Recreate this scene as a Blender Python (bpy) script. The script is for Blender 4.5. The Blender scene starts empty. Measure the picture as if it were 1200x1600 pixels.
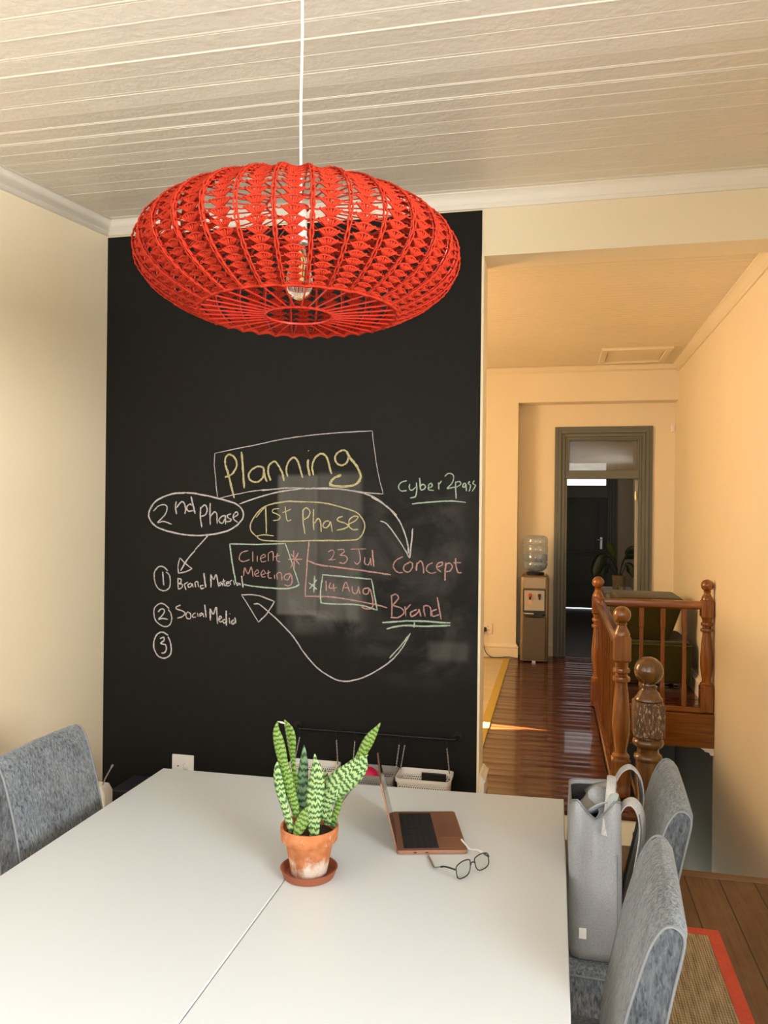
import bpy, bmesh, math, random
from mathutils import Vector, Matrix
random.seed(7)
R = math.radians
sc = bpy.context.scene
col = sc.collection

# ---------------------------------------------------------------- camera
F_PX, HC, YAW, ROLL = 1205.0, 1.75, R(12.45), R(0.6)
cam_d = bpy.data.cameras.new('camera'); cam = bpy.data.objects.new('camera', cam_d); col.objects.link(cam)
cam_d.sensor_fit = 'VERTICAL'; cam_d.sensor_height = 36.0; cam_d.sensor_width = 27.0
cam_d.lens = 36.0 * F_PX / 1600.0; cam_d.clip_start = 0.02
fw = Vector((-math.sin(YAW), math.cos(YAW), 0)); rt = Vector((math.cos(YAW), math.sin(YAW), 0)); dn = Vector((0, 0, -1))
r3 = rt * math.cos(ROLL) - dn * math.sin(ROLL); d3 = dn * math.cos(ROLL) + rt * math.sin(ROLL)
m = Matrix((r3, -d3, -fw)).transposed().to_4x4(); m.translation = (0, 0, HC)
cam.matrix_world = m
sc.camera = cam

# ---------------------------------------------------------------- light and exposure
vs = sc.view_settings
sc.display_settings.display_device = 'sRGB'
vs.view_transform = 'Standard'; vs.look = 'None'; vs.exposure = 0.0; vs.gamma = 1.0; vs.use_curve_mapping = False
w = bpy.data.worlds.new('sky'); sc.world = w; w.use_nodes = True
w.node_tree.nodes['Background'].inputs[0].default_value = (0.75, 0.86, 1.0, 1)
w.node_tree.nodes['Background'].inputs[1].default_value = 0.6
sc.cycles.max_bounces = 10; sc.cycles.diffuse_bounces = 6; sc.cycles.use_denoising = True
sc.cycles.caustics_reflective = False; sc.cycles.caustics_refractive = False; sc.cycles.sample_clamp_indirect = 6.0

def area(name, loc, direction, sx, sy, power, color, spread=180):
    l = bpy.data.lights.new(name, 'AREA'); l.shape = 'RECTANGLE'; l.size = sx; l.size_y = sy
    l.energy = power; l.color = color; l.spread = R(spread)
    o = bpy.data.objects.new(name, l); col.objects.link(o); o.location = loc
    o.rotation_euler = Vector(direction).to_track_quat('-Z', 'Y').to_euler()
    return o
area('daylight_rear_window', (-0.5, -1.75, 1.75), (0, 1, -0.05), 2.2, 1.5, 42, (0.90, 0.985, 1.12))
area('daylight_left_window', (-2.40, 0.2, 1.75), (1, 0.1, -0.05), 1.5, 1.5, 18, (0.92, 0.98, 1.08))
area('fill_right_side', (1.84, -0.25, 2.1), (-1, 0.06, 0.12), 1.5, 1.2, 238, (0.965, 0.97, 0.985), 132)  # unseen fill added on the right to brighten the left wall
area('warm_fill_hall', (-2.9, 5.35, 2.0), (1, 0.15, 0.0), 1.5, 1.5, 100, (1.0, 0.69, 0.37))  # added warm fill, stands in for sunlight bounced around the hall
area('fill_front_room', (-1.2, 10.2, 1.9), (1, -0.1, 0), 1.0, 1.2, 6, (1.0, 0.86, 0.7))  # dim fill added to the front room, its source invented
area('fill_stairwell', (0.55, 7.0, -2.0), (0.5, -1, 0.5), 0.6, 0.8, 16, (1.0, 0.95, 0.82))  # hidden fill added to lift the black stairwell
sun_d = bpy.data.lights.new('sun', 'SUN'); sun_d.energy = 320; sun_d.color = (1.0, 0.72, 0.40); sun_d.angle = R(0.4)
sun = bpy.data.objects.new('sun', sun_d); col.objects.link(sun)
SUN_DIR = Vector((math.cos(R(33)), -0.02, -math.sin(R(33))))
sun.rotation_euler = SUN_DIR.to_track_quat('-Z', 'Y').to_euler()

# ---------------------------------------------------------------- materials
def mat(name, color=(.8, .8, .8), rough=.5, metal=0.0, spec=.5, emis=None, estr=0, alpha=1, trans=0, sheen=0, coat=0):
    M = bpy.data.materials.new(name); M.use_nodes = True
    b = M.node_tree.nodes['Principled BSDF']; i = b.inputs
    i['Base Color'].default_value = (*color, 1); i['Roughness'].default_value = rough; i['Metallic'].default_value = metal
    i['Specular IOR Level'].default_value = spec; i['Transmission Weight'].default_value = trans
    i['Sheen Weight'].default_value = sheen; i['Coat Weight'].default_value = coat; i['Alpha'].default_value = alpha
    if emis: i['Emission Color'].default_value = (*emis, 1); i['Emission Strength'].default_value = estr
    return M
class NT:
    def __init__(s, M): s.M = M; s.t = M.node_tree; s.b = s.t.nodes['Principled BSDF']
    def n(s, typ, ins=None, **kw):
        nd = s.t.nodes.new(typ)
        for k, v in kw.items(): setattr(nd, k, v)
        for k, v in (ins or {}).items():
            sk = nd.inputs[k]
            if isinstance(v, bpy.types.NodeSocket): s.t.links.new(v, sk)
            else: sk.default_value = v
        return nd
    def link(s, a, b): s.t.links.new(a, b)
    def co(s, scale=(1, 1, 1), kind='Object', rot=(0, 0, 0)):
        c = s.n('ShaderNodeTexCoord'); mp = s.n('ShaderNodeMapping', {'Vector': c.outputs[kind], 'Scale': scale, 'Rotation': rot}); return mp.outputs[0]
    def noise(s, vec, scale=5, detail=4, rough=.55, dist=0):
        return s.n('ShaderNodeTexNoise', {'Vector': vec, 'Scale': scale, 'Detail': detail, 'Roughness': rough, 'Distortion': dist}).outputs[0]
    def ramp(s, f, stops, interp='LINEAR'):
        r = s.n('ShaderNodeValToRGB', {'Fac': f}); r.color_ramp.interpolation = interp; e = r.color_ramp.elements
        while len(e) < len(stops): e.new(0.5)
        for k, (p, c) in enumerate(stops): e[k].position = p; e[k].color = (*c, 1) if len(c) == 3 else c
        return r.outputs[0]
    def math(s, op, a, b=0.0, c=0.0):
        return s.n('ShaderNodeMath', {0: a, 1: b, 2: c}, operation=op).outputs[0]
    def mix(s, f, a, b):
        nd = s.n('ShaderNodeMix', data_type='RGBA')
        for k, v in ((0, f), (6, a), (7, b)):
            if isinstance(v, bpy.types.NodeSocket): s.t.links.new(v, nd.inputs[k])
            else: nd.inputs[k].default_value = v if k == 0 else ((*v, 1) if len(v) == 3 else v)
        return nd.outputs[2]
    def color(s, c): s.link(c, s.b.inputs['Base Color'])
    def bump(s, h, strength=.3, dist=.01):
        bp = s.n('ShaderNodeBump', {'Height': h, 'Strength': strength, 'Distance': dist}); s.link(bp.outputs[0], s.b.inputs['Normal'])
    def xyz(s, vec): return s.n('ShaderNodeSeparateXYZ', {0: vec}).outputs
def paint(name, color, rough=.55, bump=.12, scale=14):
    M = mat(name, color, rough, spec=.35); t = NT(M); v = t.co()
    n1 = t.noise(v, scale, 5); n2 = t.noise(v, 1.3, 3)
    t.color(t.ramp(n2, [(.3, tuple(c * .955 for c in color)), (.7, color)]))
    t.bump(n1, bump, .01); return M
def wood(name, dark, mid, light, axis=2, rough=.3, fine=26, coat=0.0, bump=.08):
    M = mat(name, mid, rough, coat=coat); t = NT(M); s = [fine] * 3; s[axis] = fine * .07
    v = t.co(tuple(s)); n1 = t.noise(v, 1.0, 6, .6, .6)
    s2 = [5] * 3; s2[axis] = .6; n2 = t.noise(t.co(tuple(s2)), 1, 3)
    c = t.ramp(n1, [(.28, dark), (.5, mid), (.72, light)])
    t.color(t.mix(t.math('MULTIPLY', n2, .55), c, dark)); t.bump(n1, bump, .004); return M
def planks(name, cols, width, axis, rough, wav=.05, gap=(.02, .01, .005), coat=0, worn=None, spec=.5, cup=0):
    # boards run along the other horizontal axis
    M = mat(name, cols[1], rough, coat=coat, spec=spec); t = NT(M); v = t.co(); o = t.xyz(v)
    q = t.math('DIVIDE', o[axis], width); idx = t.math('FLOOR', q); fr = t.math('FRACT', q)
    rnd = t.n('ShaderNodeTexWhiteNoise', {'W': idx}, noise_dimensions='1D').outputs[0]
    s = [2.0, 2.0, 2.0]; s[axis] = 38
    off = t.n('ShaderNodeCombineXYZ', {0: t.math('MULTIPLY', rnd, 9.0), 1: t.math('MULTIPLY', rnd, 5.0)}).outputs[0]
    vv = t.n('ShaderNodeVectorMath', {0: t.co(tuple(s)), 1: off}, operation='ADD').outputs[0]
    g = t.noise(vv, 1.0, 5, .6, .4)
    c = t.ramp(g, [(.3, cols[0]), (.52, cols[1]), (.75, cols[2])])
    c = t.mix(t.math('MULTIPLY', rnd, .45), c, cols[0])
    if worn: c = t.mix(t.ramp(t.noise(v, 3.2, 6, .7), [(.45, (0, 0, 0)), (.7, (.8, .8, .8))]), c, worn)
    e = t.math('LESS_THAN', t.math('MINIMUM', fr, t.math('SUBTRACT', 1.0, fr)), .022)
    t.color(t.mix(e, c, gap))
    h = t.math('ADD', t.math('MULTIPLY', t.noise(t.co(tuple(x * .25 for x in s)), 1.0, 3), .6), t.math('MULTIPLY', e, -1.0))
    if cup: h = t.math('ADD', h, t.math('ADD', t.math('MULTIPLY', t.math('POWER', t.math('ABSOLUTE', t.math('SUBTRACT', fr, .5)), 2.0), cup), t.math('MULTIPLY', t.math('MULTIPLY', fr, t.math('SUBTRACT', rnd, .5)), cup * 1.4)))
    t.bump(h, min(1.0, wav * 8), .005 if cup else .002); return M
def fabric(name, dark, light, scale=(260, 260, 60), bump=.35, sheen=.4):
    M = mat(name, light, .92, spec=.15, sheen=sheen); t = NT(M); v = t.co(scale)
    n1 = t.noise(v, 1.0, 3, .6, .8); n2 = t.noise(t.co((9, 9, 7)), 1.0, 4, .6)
    f = t.math('ADD', t.math('MULTIPLY', n1, .72), t.math('MULTIPLY', n2, .28))
    t.color(t.ramp(f, [(.36, dark), (.5, tuple((a + b) / 2 for a, b in zip(dark, light))), (.66, light)])); t.bump(n1, bump, .003); return M

m_cream = paint('cream_wall_paint', (.86, .755, .545))
m_hall = paint('warm_cream_hall_paint', (.80, .72, .56), .5)
m_lower = paint('grey_green_lower_paint_and_shade', (.23, .23, .19))  # grey-green end wall; on the right wall the shade is painted in too
m_ceil = paint('cream_ceiling_gloss_paint', (.82, .77, .66), .30, .35, 30)
m_trim = paint('white_trim_paint', (.86, .82, .72), .35, .06)
m_door = paint('grey_green_door_paint', (.125, .135, .115), .4, .08)
m_floor = planks('worn_brown_floorboards', ((.075, .036, .019), (.13, .066, .034), (.19, .105, .058)), .158, 0, .5, .05, worn=(.17, .095, .053))
m_hfloor = planks('varnished_red_brown_floorboards', ((.040, .010, .004), (.085, .024, .009), (.14, .042, .015)), .098, 1, .19, .16, gap=(.010, .003, .002), coat=.15, cup=2.4, spec=.45)
m_oak = wood('orange_varnished_pine', (.09, .024, .003), (.215, .070, .009), (.33, .125, .02), 2, .22, 30, .5)
m_oakx = wood('orange_varnished_pine_along_x', (.09, .024, .003), (.215, .070, .009), (.33, .125, .02), 0, .22, 30, .5)
m_oaky = wood('orange_varnished_pine_along_y', (.09, .024, .003), (.205, .066, .009), (.32, .12, .02), 1, .2, 30, .5)
m_oldwood = wood('dark_varnished_newel_wood', (.045, .018, .004), (.115, .046, .009), (.20, .088, .018), 2, .25, 24, .4)
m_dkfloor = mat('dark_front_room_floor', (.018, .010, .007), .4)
m_darkwood = wood('dark_brown_leg_wood', (.03, .015, .008), (.06, .03, .015), (.09, .045, .02), 2, .35)
M = m_stripped = mat('stripped_flaking_wood', (.2, .1, .05), .6); t = NT(M)
g = t.noise(t.co((60, 60, 9)), 1, 6, .65, .5); fl = t.noise(t.co((130, 130, 40)), 1, 4, .65)
c = t.ramp(g, [(.3, (.045, .018, .006)), (.55, (.105, .045, .015)), (.75, (.17, .085, .032))])
t.color(t.mix(t.ramp(fl, [(.55, (0, 0, 0)), (.64, (.85, .85, .85))]), c, (.46, .34, .18))); t.bump(fl, .6, .004)
# chalkboard paint with rubbed-out patches of old chalk
M = m_board = mat('black_chalkboard_paint', (.0085, .0075, .006), .6, spec=.18); t = NT(M); v = t.co(); o = t.xyz(v)
def band(t, s, a, b, w):
    u = t.n('ShaderNodeMapRange', {0: s, 1: a - w, 2: a + w}, interpolation_type='SMOOTHSTEP').outputs[0]
    d = t.n('ShaderNodeMapRange', {0: s, 1: b - w, 2: b + w, 3: 1.0, 4: 0.0}, interpolation_type='SMOOTHSTEP').outputs[0]
    return t.math('MULTIPLY', u, d)
def patch(t, o, x0, x1, z0, z1, w): return t.math('MULTIPLY', band(t, o[0], x0 - BX, x1 - BX, w), band(t, o[2], z0, z1, w))
sm = t.noise(t.co((9, 1, 2.2)), 1, 4, .6, .4); sm2 = t.noise(t.co((3, 1, 3.5)), 1, 5, .6, .8)
sm = t.n('ShaderNodeMapRange', {0: sm, 1: .25, 2: .75}).outputs[0]; sm2 = t.n('ShaderNodeMapRange', {0: sm2, 1: .42, 2: .75}).outputs[0]
BX = -1.42   # the board's own origin
p1 = t.math('MULTIPLY', patch(t, o, -1.44, -1.22, 1.20, 1.94, .012), t.math('ADD', .16, t.math('MULTIPLY', sm, .10)))
p2 = t.math('MULTIPLY', patch(t, o, -1.22, -0.98, 1.18, 1.95, .02), t.math('ADD', .09, t.math('MULTIPLY', sm, .12)))
p3 = t.math('MULTIPLY', patch(t, o, -1.36, -0.98, 1.12, 1.35, .05), t.math('MULTIPLY', sm2, .30))
p4 = t.math('MULTIPLY', patch(t, o, -0.98, -0.42, 0.92, 1.85, .12), t.math('MULTIPLY', sm2, .14))
p5 = t.math('MULTIPLY', patch(t, o, -0.62, -0.42, 1.00, 1.09, .02), .10)
tot = t.math('ADD', t.math('ADD', p1, p2), t.math('ADD', p3, t.math('ADD', p4, p5)))
t.color(t.mix(t.math('MULTIPLY', tot, .62), (.0085, .008, .007), (.62, .60, .55))); t.bump(t.noise(v, 60, 3), .08, .003)
def chalkmat(name, c):
    M = mat(name, c, .95, spec=.1); t = NT(M); n = t.noise(t.co(), 330, 3, .7)
    t.color(t.ramp(n, [(.36, tuple(x * .14 for x in c)), (.50, tuple(x * .75 for x in c)), (.66, c)])); return M
chalk = {'y': chalkmat('yellow_chalk', (.66, .60, .32)), 'w': chalkmat('white_chalk', (.70, .65, .63)),
         'p': chalkmat('pink_chalk', (.62, .36, .33)), 'g': chalkmat('pale_green_chalk', (.52, .68, .53))}
m_white = mat('white_laminate', (.525, .565, .585), .32, spec=.4)
m_edge = mat('table_edge_band', (.82, .80, .75), .4)
m_wplas = mat('white_plastic', (.82, .80, .76), .35)
m_cplas = mat('cream_plastic', (.78, .72, .60), .4)
m_bmetal = mat('black_metal', (.018, .018, .018), .42, .6)
m_black = mat('black_plastic', (.012, .012, .013), .35)
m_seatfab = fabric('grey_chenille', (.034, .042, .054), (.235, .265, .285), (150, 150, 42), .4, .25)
m_sidefab = fabric('shaded_chenille_side', (.026, .031, .039), (.125, .14, .157), (150, 150, 42), .4, .25)  # same grey chenille, shade of the chair sides painted into the colour
m_piping = mat('grey_piping', (.19, .205, .215), .85, spec=.2)
m_red = mat('orange_red_crochet_yarn', (.46, .036, .014), .9, spec=.08); t = NT(m_red); nn = t.noise(t.co(), 420, 2)
t.color(t.ramp(nn, [(.3, (.30, .016, .007)), (.7, (.46, .040, .016))])); t.bump(nn, .4, .003)
m_redw = mat('red_coated_wire', (.52, .022, .009), .4)
m_bulb = mat('clear_bulb_glass', (1, 1, 1), .02, trans=1.0)
m_glass = mat('thin_clear_glass', (1, 1, 1), .02); t = NT(m_glass)
def thin_glass(M, tint, refl, dusty=0.0, dcol=(.6, .55, .45)):
    t = NT(M); tr = t.n('ShaderNodeBsdfTransparent', {0: (*tint, 1)}); gl = t.n('ShaderNodeBsdfGlossy', {0: (1, 1, 1, 1), 'Roughness': .03})
    mx = t.n('ShaderNodeMixShader', {0: refl}); t.link(tr.outputs[0], mx.inputs[1]); t.link(gl.outputs[0], mx.inputs[2]); out = mx.outputs[0]
    if dusty:
        df = t.n('ShaderNodeBsdfDiffuse', {0: (*dcol, 1)}); n = t.noise(t.co((8, 8, 60)), 1, 4)
        m2 = t.n('ShaderNodeMixShader', {0: t.math('MULTIPLY', n, dusty)}); t.link(out, m2.inputs[1]); t.link(df.outputs[0], m2.inputs[2]); out = m2.outputs[0]
    t.link(out, t.t.nodes['Material Output'].inputs[0])
thin_glass(m_glass, (.97, .98, .98), .06)
m_pane = mat('dusty_transom_glass', (1, 1, 1)); thin_glass(m_pane, (.46, .46, .44), .06, .32, (.50, .46, .40))
m_bottle = mat('pale_blue_bottle_plastic', (.55, .70, .74)); thin_glass(m_bottle, (.76, .83, .92), .12, .36, (.48, .56, .66))
m_water = mat('water_in_bottle', (.5, .65, .7)); thin_glass(m_water, (.62, .74, .90), .05, .25, (.34, .46, .60))
m_gold = mat('glowing_filament', (.9, .6, .2), .3, emis=(1, .62, .2), estr=.7)
m_brass = mat('brass', (.85, .66, .28), .3, 1.0)
m_steel = mat('brushed_steel', (.62, .61, .58), .28, 1.0)
m_terra = mat('weathered_terracotta', (.42, .15, .06), .85, spec=.2); t = NT(m_terra); o = t.xyz(t.co())
n = t.noise(t.co((26, 26, 14)), 1, 6, .65); hz = t.n('ShaderNodeMapRange', {0: o[2], 1: .075, 2: .0, 3: -.08, 4: .22}).outputs[0]
f = t.ramp(t.math('ADD', n, hz), [(.52, (0, 0, 0)), (.70, (1, 1, 1))])
c = t.ramp(t.noise(t.co(), 34, 4), [(.3, (.33, .105, .038)), (.7, (.50, .19, .075))]); t.color(t.mix(f, c, (.66, .56, .46))); t.bump(n, .2, .003)
m_saucer = mat('brown_terracotta_saucer', (.27, .085, .045), .75, spec=.2)
m_soil = mat('dark_soil', (.035, .022, .015), .95); t = NT(m_soil); t.bump(t.noise(t.co(), 160, 4), 1.0, .01)
def leafmat(name, dark, light, fr=95, dist=5.5):
    M = mat(name, light, .42, spec=.4); t = NT(M); uv = t.co((1, 1, 1), 'UV')
    o = t.xyz(uv)
    zz = t.noise(t.n('ShaderNodeCombineXYZ', {0: t.math('MULTIPLY', o[0], 130.0), 1: t.math('MULTIPLY', o[1], 22.0)}).outputs[0], 1, 3, .6)
    ph = t.math('ADD', t.math('MULTIPLY', o[1], fr * 6.283 / 1.0), t.math('MULTIPLY', zz, dist * 2))
    s = t.math('SINE', ph); c = t.ramp(t.math('MULTIPLY_ADD', s, .5, .5), [(.18, dark), (.42, tuple((a * .4 + b * .6) for a, b in zip(dark, light))), (.75, light)])
    t.color(c); return M
m_leaf = leafmat('banded_snake_plant_leaf', (.018, .07, .016), (.30, .42, .17), 62, 8)
m_leafd = leafmat('dark_banded_snake_plant_leaf', (.012, .05, .015), (.13, .24, .12), 48, 6)
m_leafy = leafmat('yellow_green_snake_plant_leaf', (.03, .085, .01), (.18, .28, .05), 80, 7)
m_dkleaf = mat('dark_green_leaf', (.018, .04, .012), .4)
m_dkleaf2 = mat('olive_leaf', (.06, .10, .02), .4)
m_copper = mat('rose_gold_aluminium', (.36, .185, .12), .40, .7)
m_screen = mat('black_screen_glass', (.01, .01, .012), .12)
m_key = mat('black_key', (.010, .011, .014), .45)
m_canvas = fabric('light_grey_canvas', (.20, .21, .22), (.34, .347, .355), (420, 420, 420), .2, .1)
m_bagshade = mat('shaded_bag_inside', (.03, .03, .032), .8)  # shade inside the bag painted as a dark colour
m_strap = fabric('grey_bag_strap', (.28, .275, .27), (.44, .43, .42), (300, 300, 300), .2, .1)
m_strapd = mat('dark_slate_webbing', (.085, .095, .115), .8)
m_jute = mat('brown_jute_weave', (.30, .22, .14), .95, spec=.1); t = NT(m_jute); o = t.xyz(t.co())
wv = t.math('ADD', t.math('SINE', t.math('MULTIPLY', o[0], 640.0)), t.math('MULTIPLY', t.math('SINE', t.math('MULTIPLY', o[1], 420.0)), .45))
n = t.noise(t.co((60, 8, 8)), 1, 4); f = t.math('MULTIPLY_ADD', wv, .16, n)
t.color(t.ramp(f, [(.25, (.19, .14, .085)), (.5, (.36, .28, .18)), (.8, (.50, .41, .28))])); t.bump(wv, .5, .003)
m_coral = fabric('coral_red_rug_border', (.48, .055, .03), (.66, .11, .06), (300, 300, 300), .3, .1)
m_hrug = fabric('beige_rug', (.42, .34, .21), (.58, .49, .33), (160, 160, 160), .4, .1)
m_mustard = fabric('mustard_rug_border', (.36, .25, .025), (.47, .34, .05), (200, 200, 200), .3, .1)
m_olive = fabric('olive_green_upholstery', (.016, .0145, .0015), (.036, .032, .003), (220, 220, 220), .25, .15)
m_cooler = mat('bronze_grey_metallic_plastic', (.21, .165, .105), .35, .5)
m_coolerp = mat('silver_panel', (.42, .37, .28), .35, .4)
m_hot = mat('red_tap', (.55, .02, .015), .35)
m_pink = mat('pink_ball_rubber', (.62, .012, .085), .5)
m_navy = mat('navy_box_card', (.005, .007, .016), .6)
def perf(name, c, pitch=.011, rad=.0032):
    M = mat(name, c, .45); t = NT(M); o = t.xyz(t.co())
    a = t.math('ADD', o[0], o[1]); rr = t.math('FLOOR', t.math('DIVIDE', o[2], pitch)); sh = t.math('MULTIPLY', t.math('MODULO', rr, 2.0), .5)
    fx = t.math('SUBTRACT', t.math('FRACT', t.math('ADD', t.math('DIVIDE', a, pitch), sh)), .5)
    fz = t.math('SUBTRACT', t.math('FRACT', t.math('DIVIDE', o[2], pitch)), .5)
    d = t.math('SQRT', t.math('ADD', t.math('MULTIPLY', fx, fx), t.math('MULTIPLY', fz, fz)))
    inside = t.math('MULTIPLY', t.math('LESS_THAN', d, rad / pitch), t.math('LESS_THAN', o[2], .115))
    t.color(t.mix(inside, c, (.02, .02, .02))); return M
m_pwhite = perf('white_perforated_plastic', (.78, .75, .70)); m_pgrey = perf('grey_perforated_plastic', (.27, .265, .26))
m_chain = mat('beaded_chain', (.5, .48, .44), .4); t = NT(m_chain); o = t.xyz(t.co())
t.color(t.mix(t.math('LESS_THAN', t.math('SINE', t.math('MULTIPLY', o[2], 900.0)), 0.0), (.50, .47, .42), (.02, .02, .02)))
m_sky = mat('daylight_behind_glass', (1, 1, 1), emis=(.93, .97, 1.0), estr=2.2)
m_blind = mat('added_amber_glow', (.85, .62, .32), .9, emis=(1, .66, .32), estr=.6)  # glowing blind made up to go with the warm hall fill
m_wblind = mat('added_white_blind', (.8, .8, .78), .9)  # blinds made up for the unseen side windows

# ---------------------------------------------------------------- mesh helpers
def catmull(P, n=6, closed=False):
    P = [Vector(p) for p in P]
    if len(P) < 3: return P
    out = []; N = len(P); rng = range(N if closed else N - 1)
    for i in rng:
        a, b, c, d = (P[(i - 1) % N] if closed or i else P[0] * 2 - P[1], P[i], P[(i + 1) % N], P[(i + 2) % N] if closed or i + 2 < N else P[-1] * 2 - P[-2])
        for k in range(n):
            u = k / n; out.append(.5 * ((2 * b) + (c - a) * u + (2 * a - 5 * b + 4 * c - d) * u * u + (3 * b - a - 3 * c + d) * u ** 3))
    if not closed: out.append(P[-1])
    return out
class MB:
    def __init__(s): s.bm = bmesh.new()
    def v(s, p): return s.bm.verts.new(p)
    def f(s, vs, mi=0):
        try: fc = s.bm.faces.new(vs); fc.material_index = mi; return fc
        except ValueError: return None
    def box(s, x0, y0, z0, x1, y1, z1, mi=0, M=None):
        P = [(x, y, z) for z in (z0, z1) for y in (y0, y1) for x in (x0, x1)]
        V = [s.v(M @ Vector(p) if M else p) for p in P]
        for q in ((0, 2, 3, 1), (4, 5, 7, 6), (0, 1, 5, 4), (2, 6, 7, 3), (0, 4, 6, 2), (1, 3, 7, 5)): s.f([V[i] for i in q], mi)
        return s
    def loft(s, rings, closed=True, cap0=True, cap1=True, mi=0):
        L = [[s.v(p) for p in r] for r in rings]; n = len(L[0])
        for a, b in zip(L, L[1:]):
            for i in range(n if closed else n - 1): s.f([a[i], a[(i + 1) % n], b[(i + 1) % n], b[i]], mi)
        if cap0 and closed: s.f(L[0][::-1], mi)
        if cap1 and closed: s.f(L[-1], mi)
        return L
    def lathe(s, prof, c=(0, 0, 0), n=28, mi=0, cap=True, M=None):
        rings = []
        for r, z in prof:
            rg = [Vector((c[0] + r * math.cos(2 * math.pi * k / n), c[1] + r * math.sin(2 * math.pi * k / n), c[2] + z)) for k in range(n)]
            rings.append([M @ p for p in rg] if M else rg)
        s.loft(rings, True, cap, cap, mi); return s
    def tube(s, P, r, n=6, closed=False, mi=0, flat=None, up=None):
        P = [Vector(p) for p in P]; N = len(P); rings = []
        T = [((P[(i + 1) % N] - P[i - 1]) if closed else (P[min(i + 1, N - 1)] - P[max(i - 1, 0)])).normalized() for i in range(N)]
        u = Vector(up) if up else T[0].orthogonal().normalized()
        for i in range(N):
            u = (u - T[i] * u.dot(T[i]))
            u = u.normalized() if u.length > 1e-6 else T[i].orthogonal().normalized()
            w_ = T[i].cross(u); rr = r[i] if isinstance(r, (list, tuple)) else r
            a, b = flat if flat else (1, 1)
            rings.append([P[i] + (u * math.cos(2 * math.pi * k / n) * a + w_ * math.sin(2 * math.pi * k / n) * b) * rr for k in range(n)])
        if closed:
            L = [[s.v(p) for p in rg] for rg in rings]
            for i in range(N):
                a, b = L[i], L[(i + 1) % N]
                for k in range(n): s.f([a[k], a[(k + 1) % n], b[(k + 1) % n], b[k]], mi)
        else: s.loft(rings, True, True, True, mi)
        return s
    def prism(s, poly, axis, a, b, mi=0):
        # poly in the plane of the other two axes (in x,y,z order), pushed along axis from a to b
        def P(q, t):
            q = list(q); q.insert(axis, t); return q
        s.loft([[P(q, a) for q in poly], [P(q, b) for q in poly]], True, True, True, mi); return s
    def ball(s, c, r, n=24, m=14, sz=1.0, mi=0):
        s.lathe([(max(1e-4, r * math.sin(math.pi * k / m)), -r * sz * math.cos(math.pi * k / m)) for k in range(m + 1)], c, n, mi); return s
def obj(name, mb, mats, parent=None, smooth=True, bevel=0, seg=2, off=None, ang=.65, solid=0, rim=None):
    """one mesh object; off = world point that becomes its origin (a thing), parents hand theirs down"""
    me = bpy.data.meshes.new(name); bm = mb.bm
    bmesh.ops.recalc_face_normals(bm, faces=bm.faces)
    base = Vector(off) if off is not None else (Vector(parent['_o']) if parent is not None and '_o' in parent else Vector())
    bmesh.ops.translate(bm, verts=bm.verts, vec=-base); bm.to_mesh(me); bm.free()
    for x in (mats if isinstance(mats, (list, tuple)) else [mats]): me.materials.append(x)
    if smooth:
        me.polygons.foreach_set('use_smooth', [True] * len(me.polygons)); me.set_sharp_from_angle(angle=ang)
    o = bpy.data.objects.new(name, me); col.objects.link(o)
    if parent is not None: o.parent = parent
    if off is not None: o.location = base
    if off is not None or parent is not None: o['_o'] = tuple(base)
    if bevel:
        b = o.modifiers.new('bevel', 'BEVEL'); b.width = bevel; b.segments = seg; b.limit_method = 'ANGLE'; b.angle_limit = R(40)
    if solid:
        b = o.modifiers.new('solid', 'SOLIDIFY'); b.thickness = solid; b.offset = -1
        if rim is not None: b.material_offset = rim
    return o
def tag(o, label, cat, group=None):
    o['label'] = label; o['category'] = cat
    if group: o['group'] = group
    return o
def thing(name, label, cat, loc, group=None, world=True):
    o = bpy.data.objects.new(name, None); col.objects.link(o); o.location = loc; o.empty_display_size = .1
    o['_o'] = tuple(loc) if world else (0, 0, 0)
    return tag(o, label, cat, group)
def struct(name, mb, mats, parent=None, **kw):
    o = obj(name, mb, mats, parent, **kw)
    if parent is None: o['kind'] = 'structure'
    return o
def plabel(o, s): o['label'] = s; return o
def copy_tree(o, parent=None):
    c = o.copy(); col.objects.link(c)
    if parent is not None: c.parent = parent
    for ch in o.children: copy_tree(ch, c)
    return c

# ---------------------------------------------------------------- the setting
XL, XR, YF, YB, XRH = -2.47, 1.9, 3.9, -1.8, 1.155      # near room; XRH = right wall of the hall
ZH, ZC, ZCH = 0.30, 3.36, 3.21                          # hall floor, near ceiling at the board wall, hall ceiling
SL = 0.10                                               # the near ceiling falls towards the viewer
def zc(y): return ZC - SL * (YF - y)
YN, YD, YE, XLH, ZLOW = 7.85, 8.05, 12.17, -3.0, -2.5
mb = MB()
mb.box(XL, YB, -.12, .42, YF, 0).box(.42, YB, -.12, XR, 3.975, 0); struct('floor', mb, m_floor, smooth=False)
mb = MB(); mb.box(.40, 3.975, -.12, XR, 4.035, .006); struct('trim_1', mb, wood('brown_nosing_board', (.09, .045, .024), (.17, .09, .05), (.23, .13, .075), 0, .45), bevel=.006)
mb = MB(); mb.box(-.36, 3.62, 0, .40, YF, .15); struct('trim_2', mb, m_floor, bevel=.006)                 # step up to the hall
mb = MB(); mb.box(-.36, YF, 0, .42, YF + .02, ZH - .028); struct('trim_3', mb, m_cream, smooth=False)     # painted riser
mb = MB(); mb.box(-.36, YF - .015, ZH - .028, .42, YF + .1, ZH + .001); struct('trim_4', mb, m_hfloor, bevel=.006)
mb = MB()
mb.box(XLH, YF + .1, .06, .30, 6.03, ZH); mb.box(XLH, 6.03, .06, XRH, YD + .06, ZH); struct('floor_hall', mb, m_hfloor, smooth=False)
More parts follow.
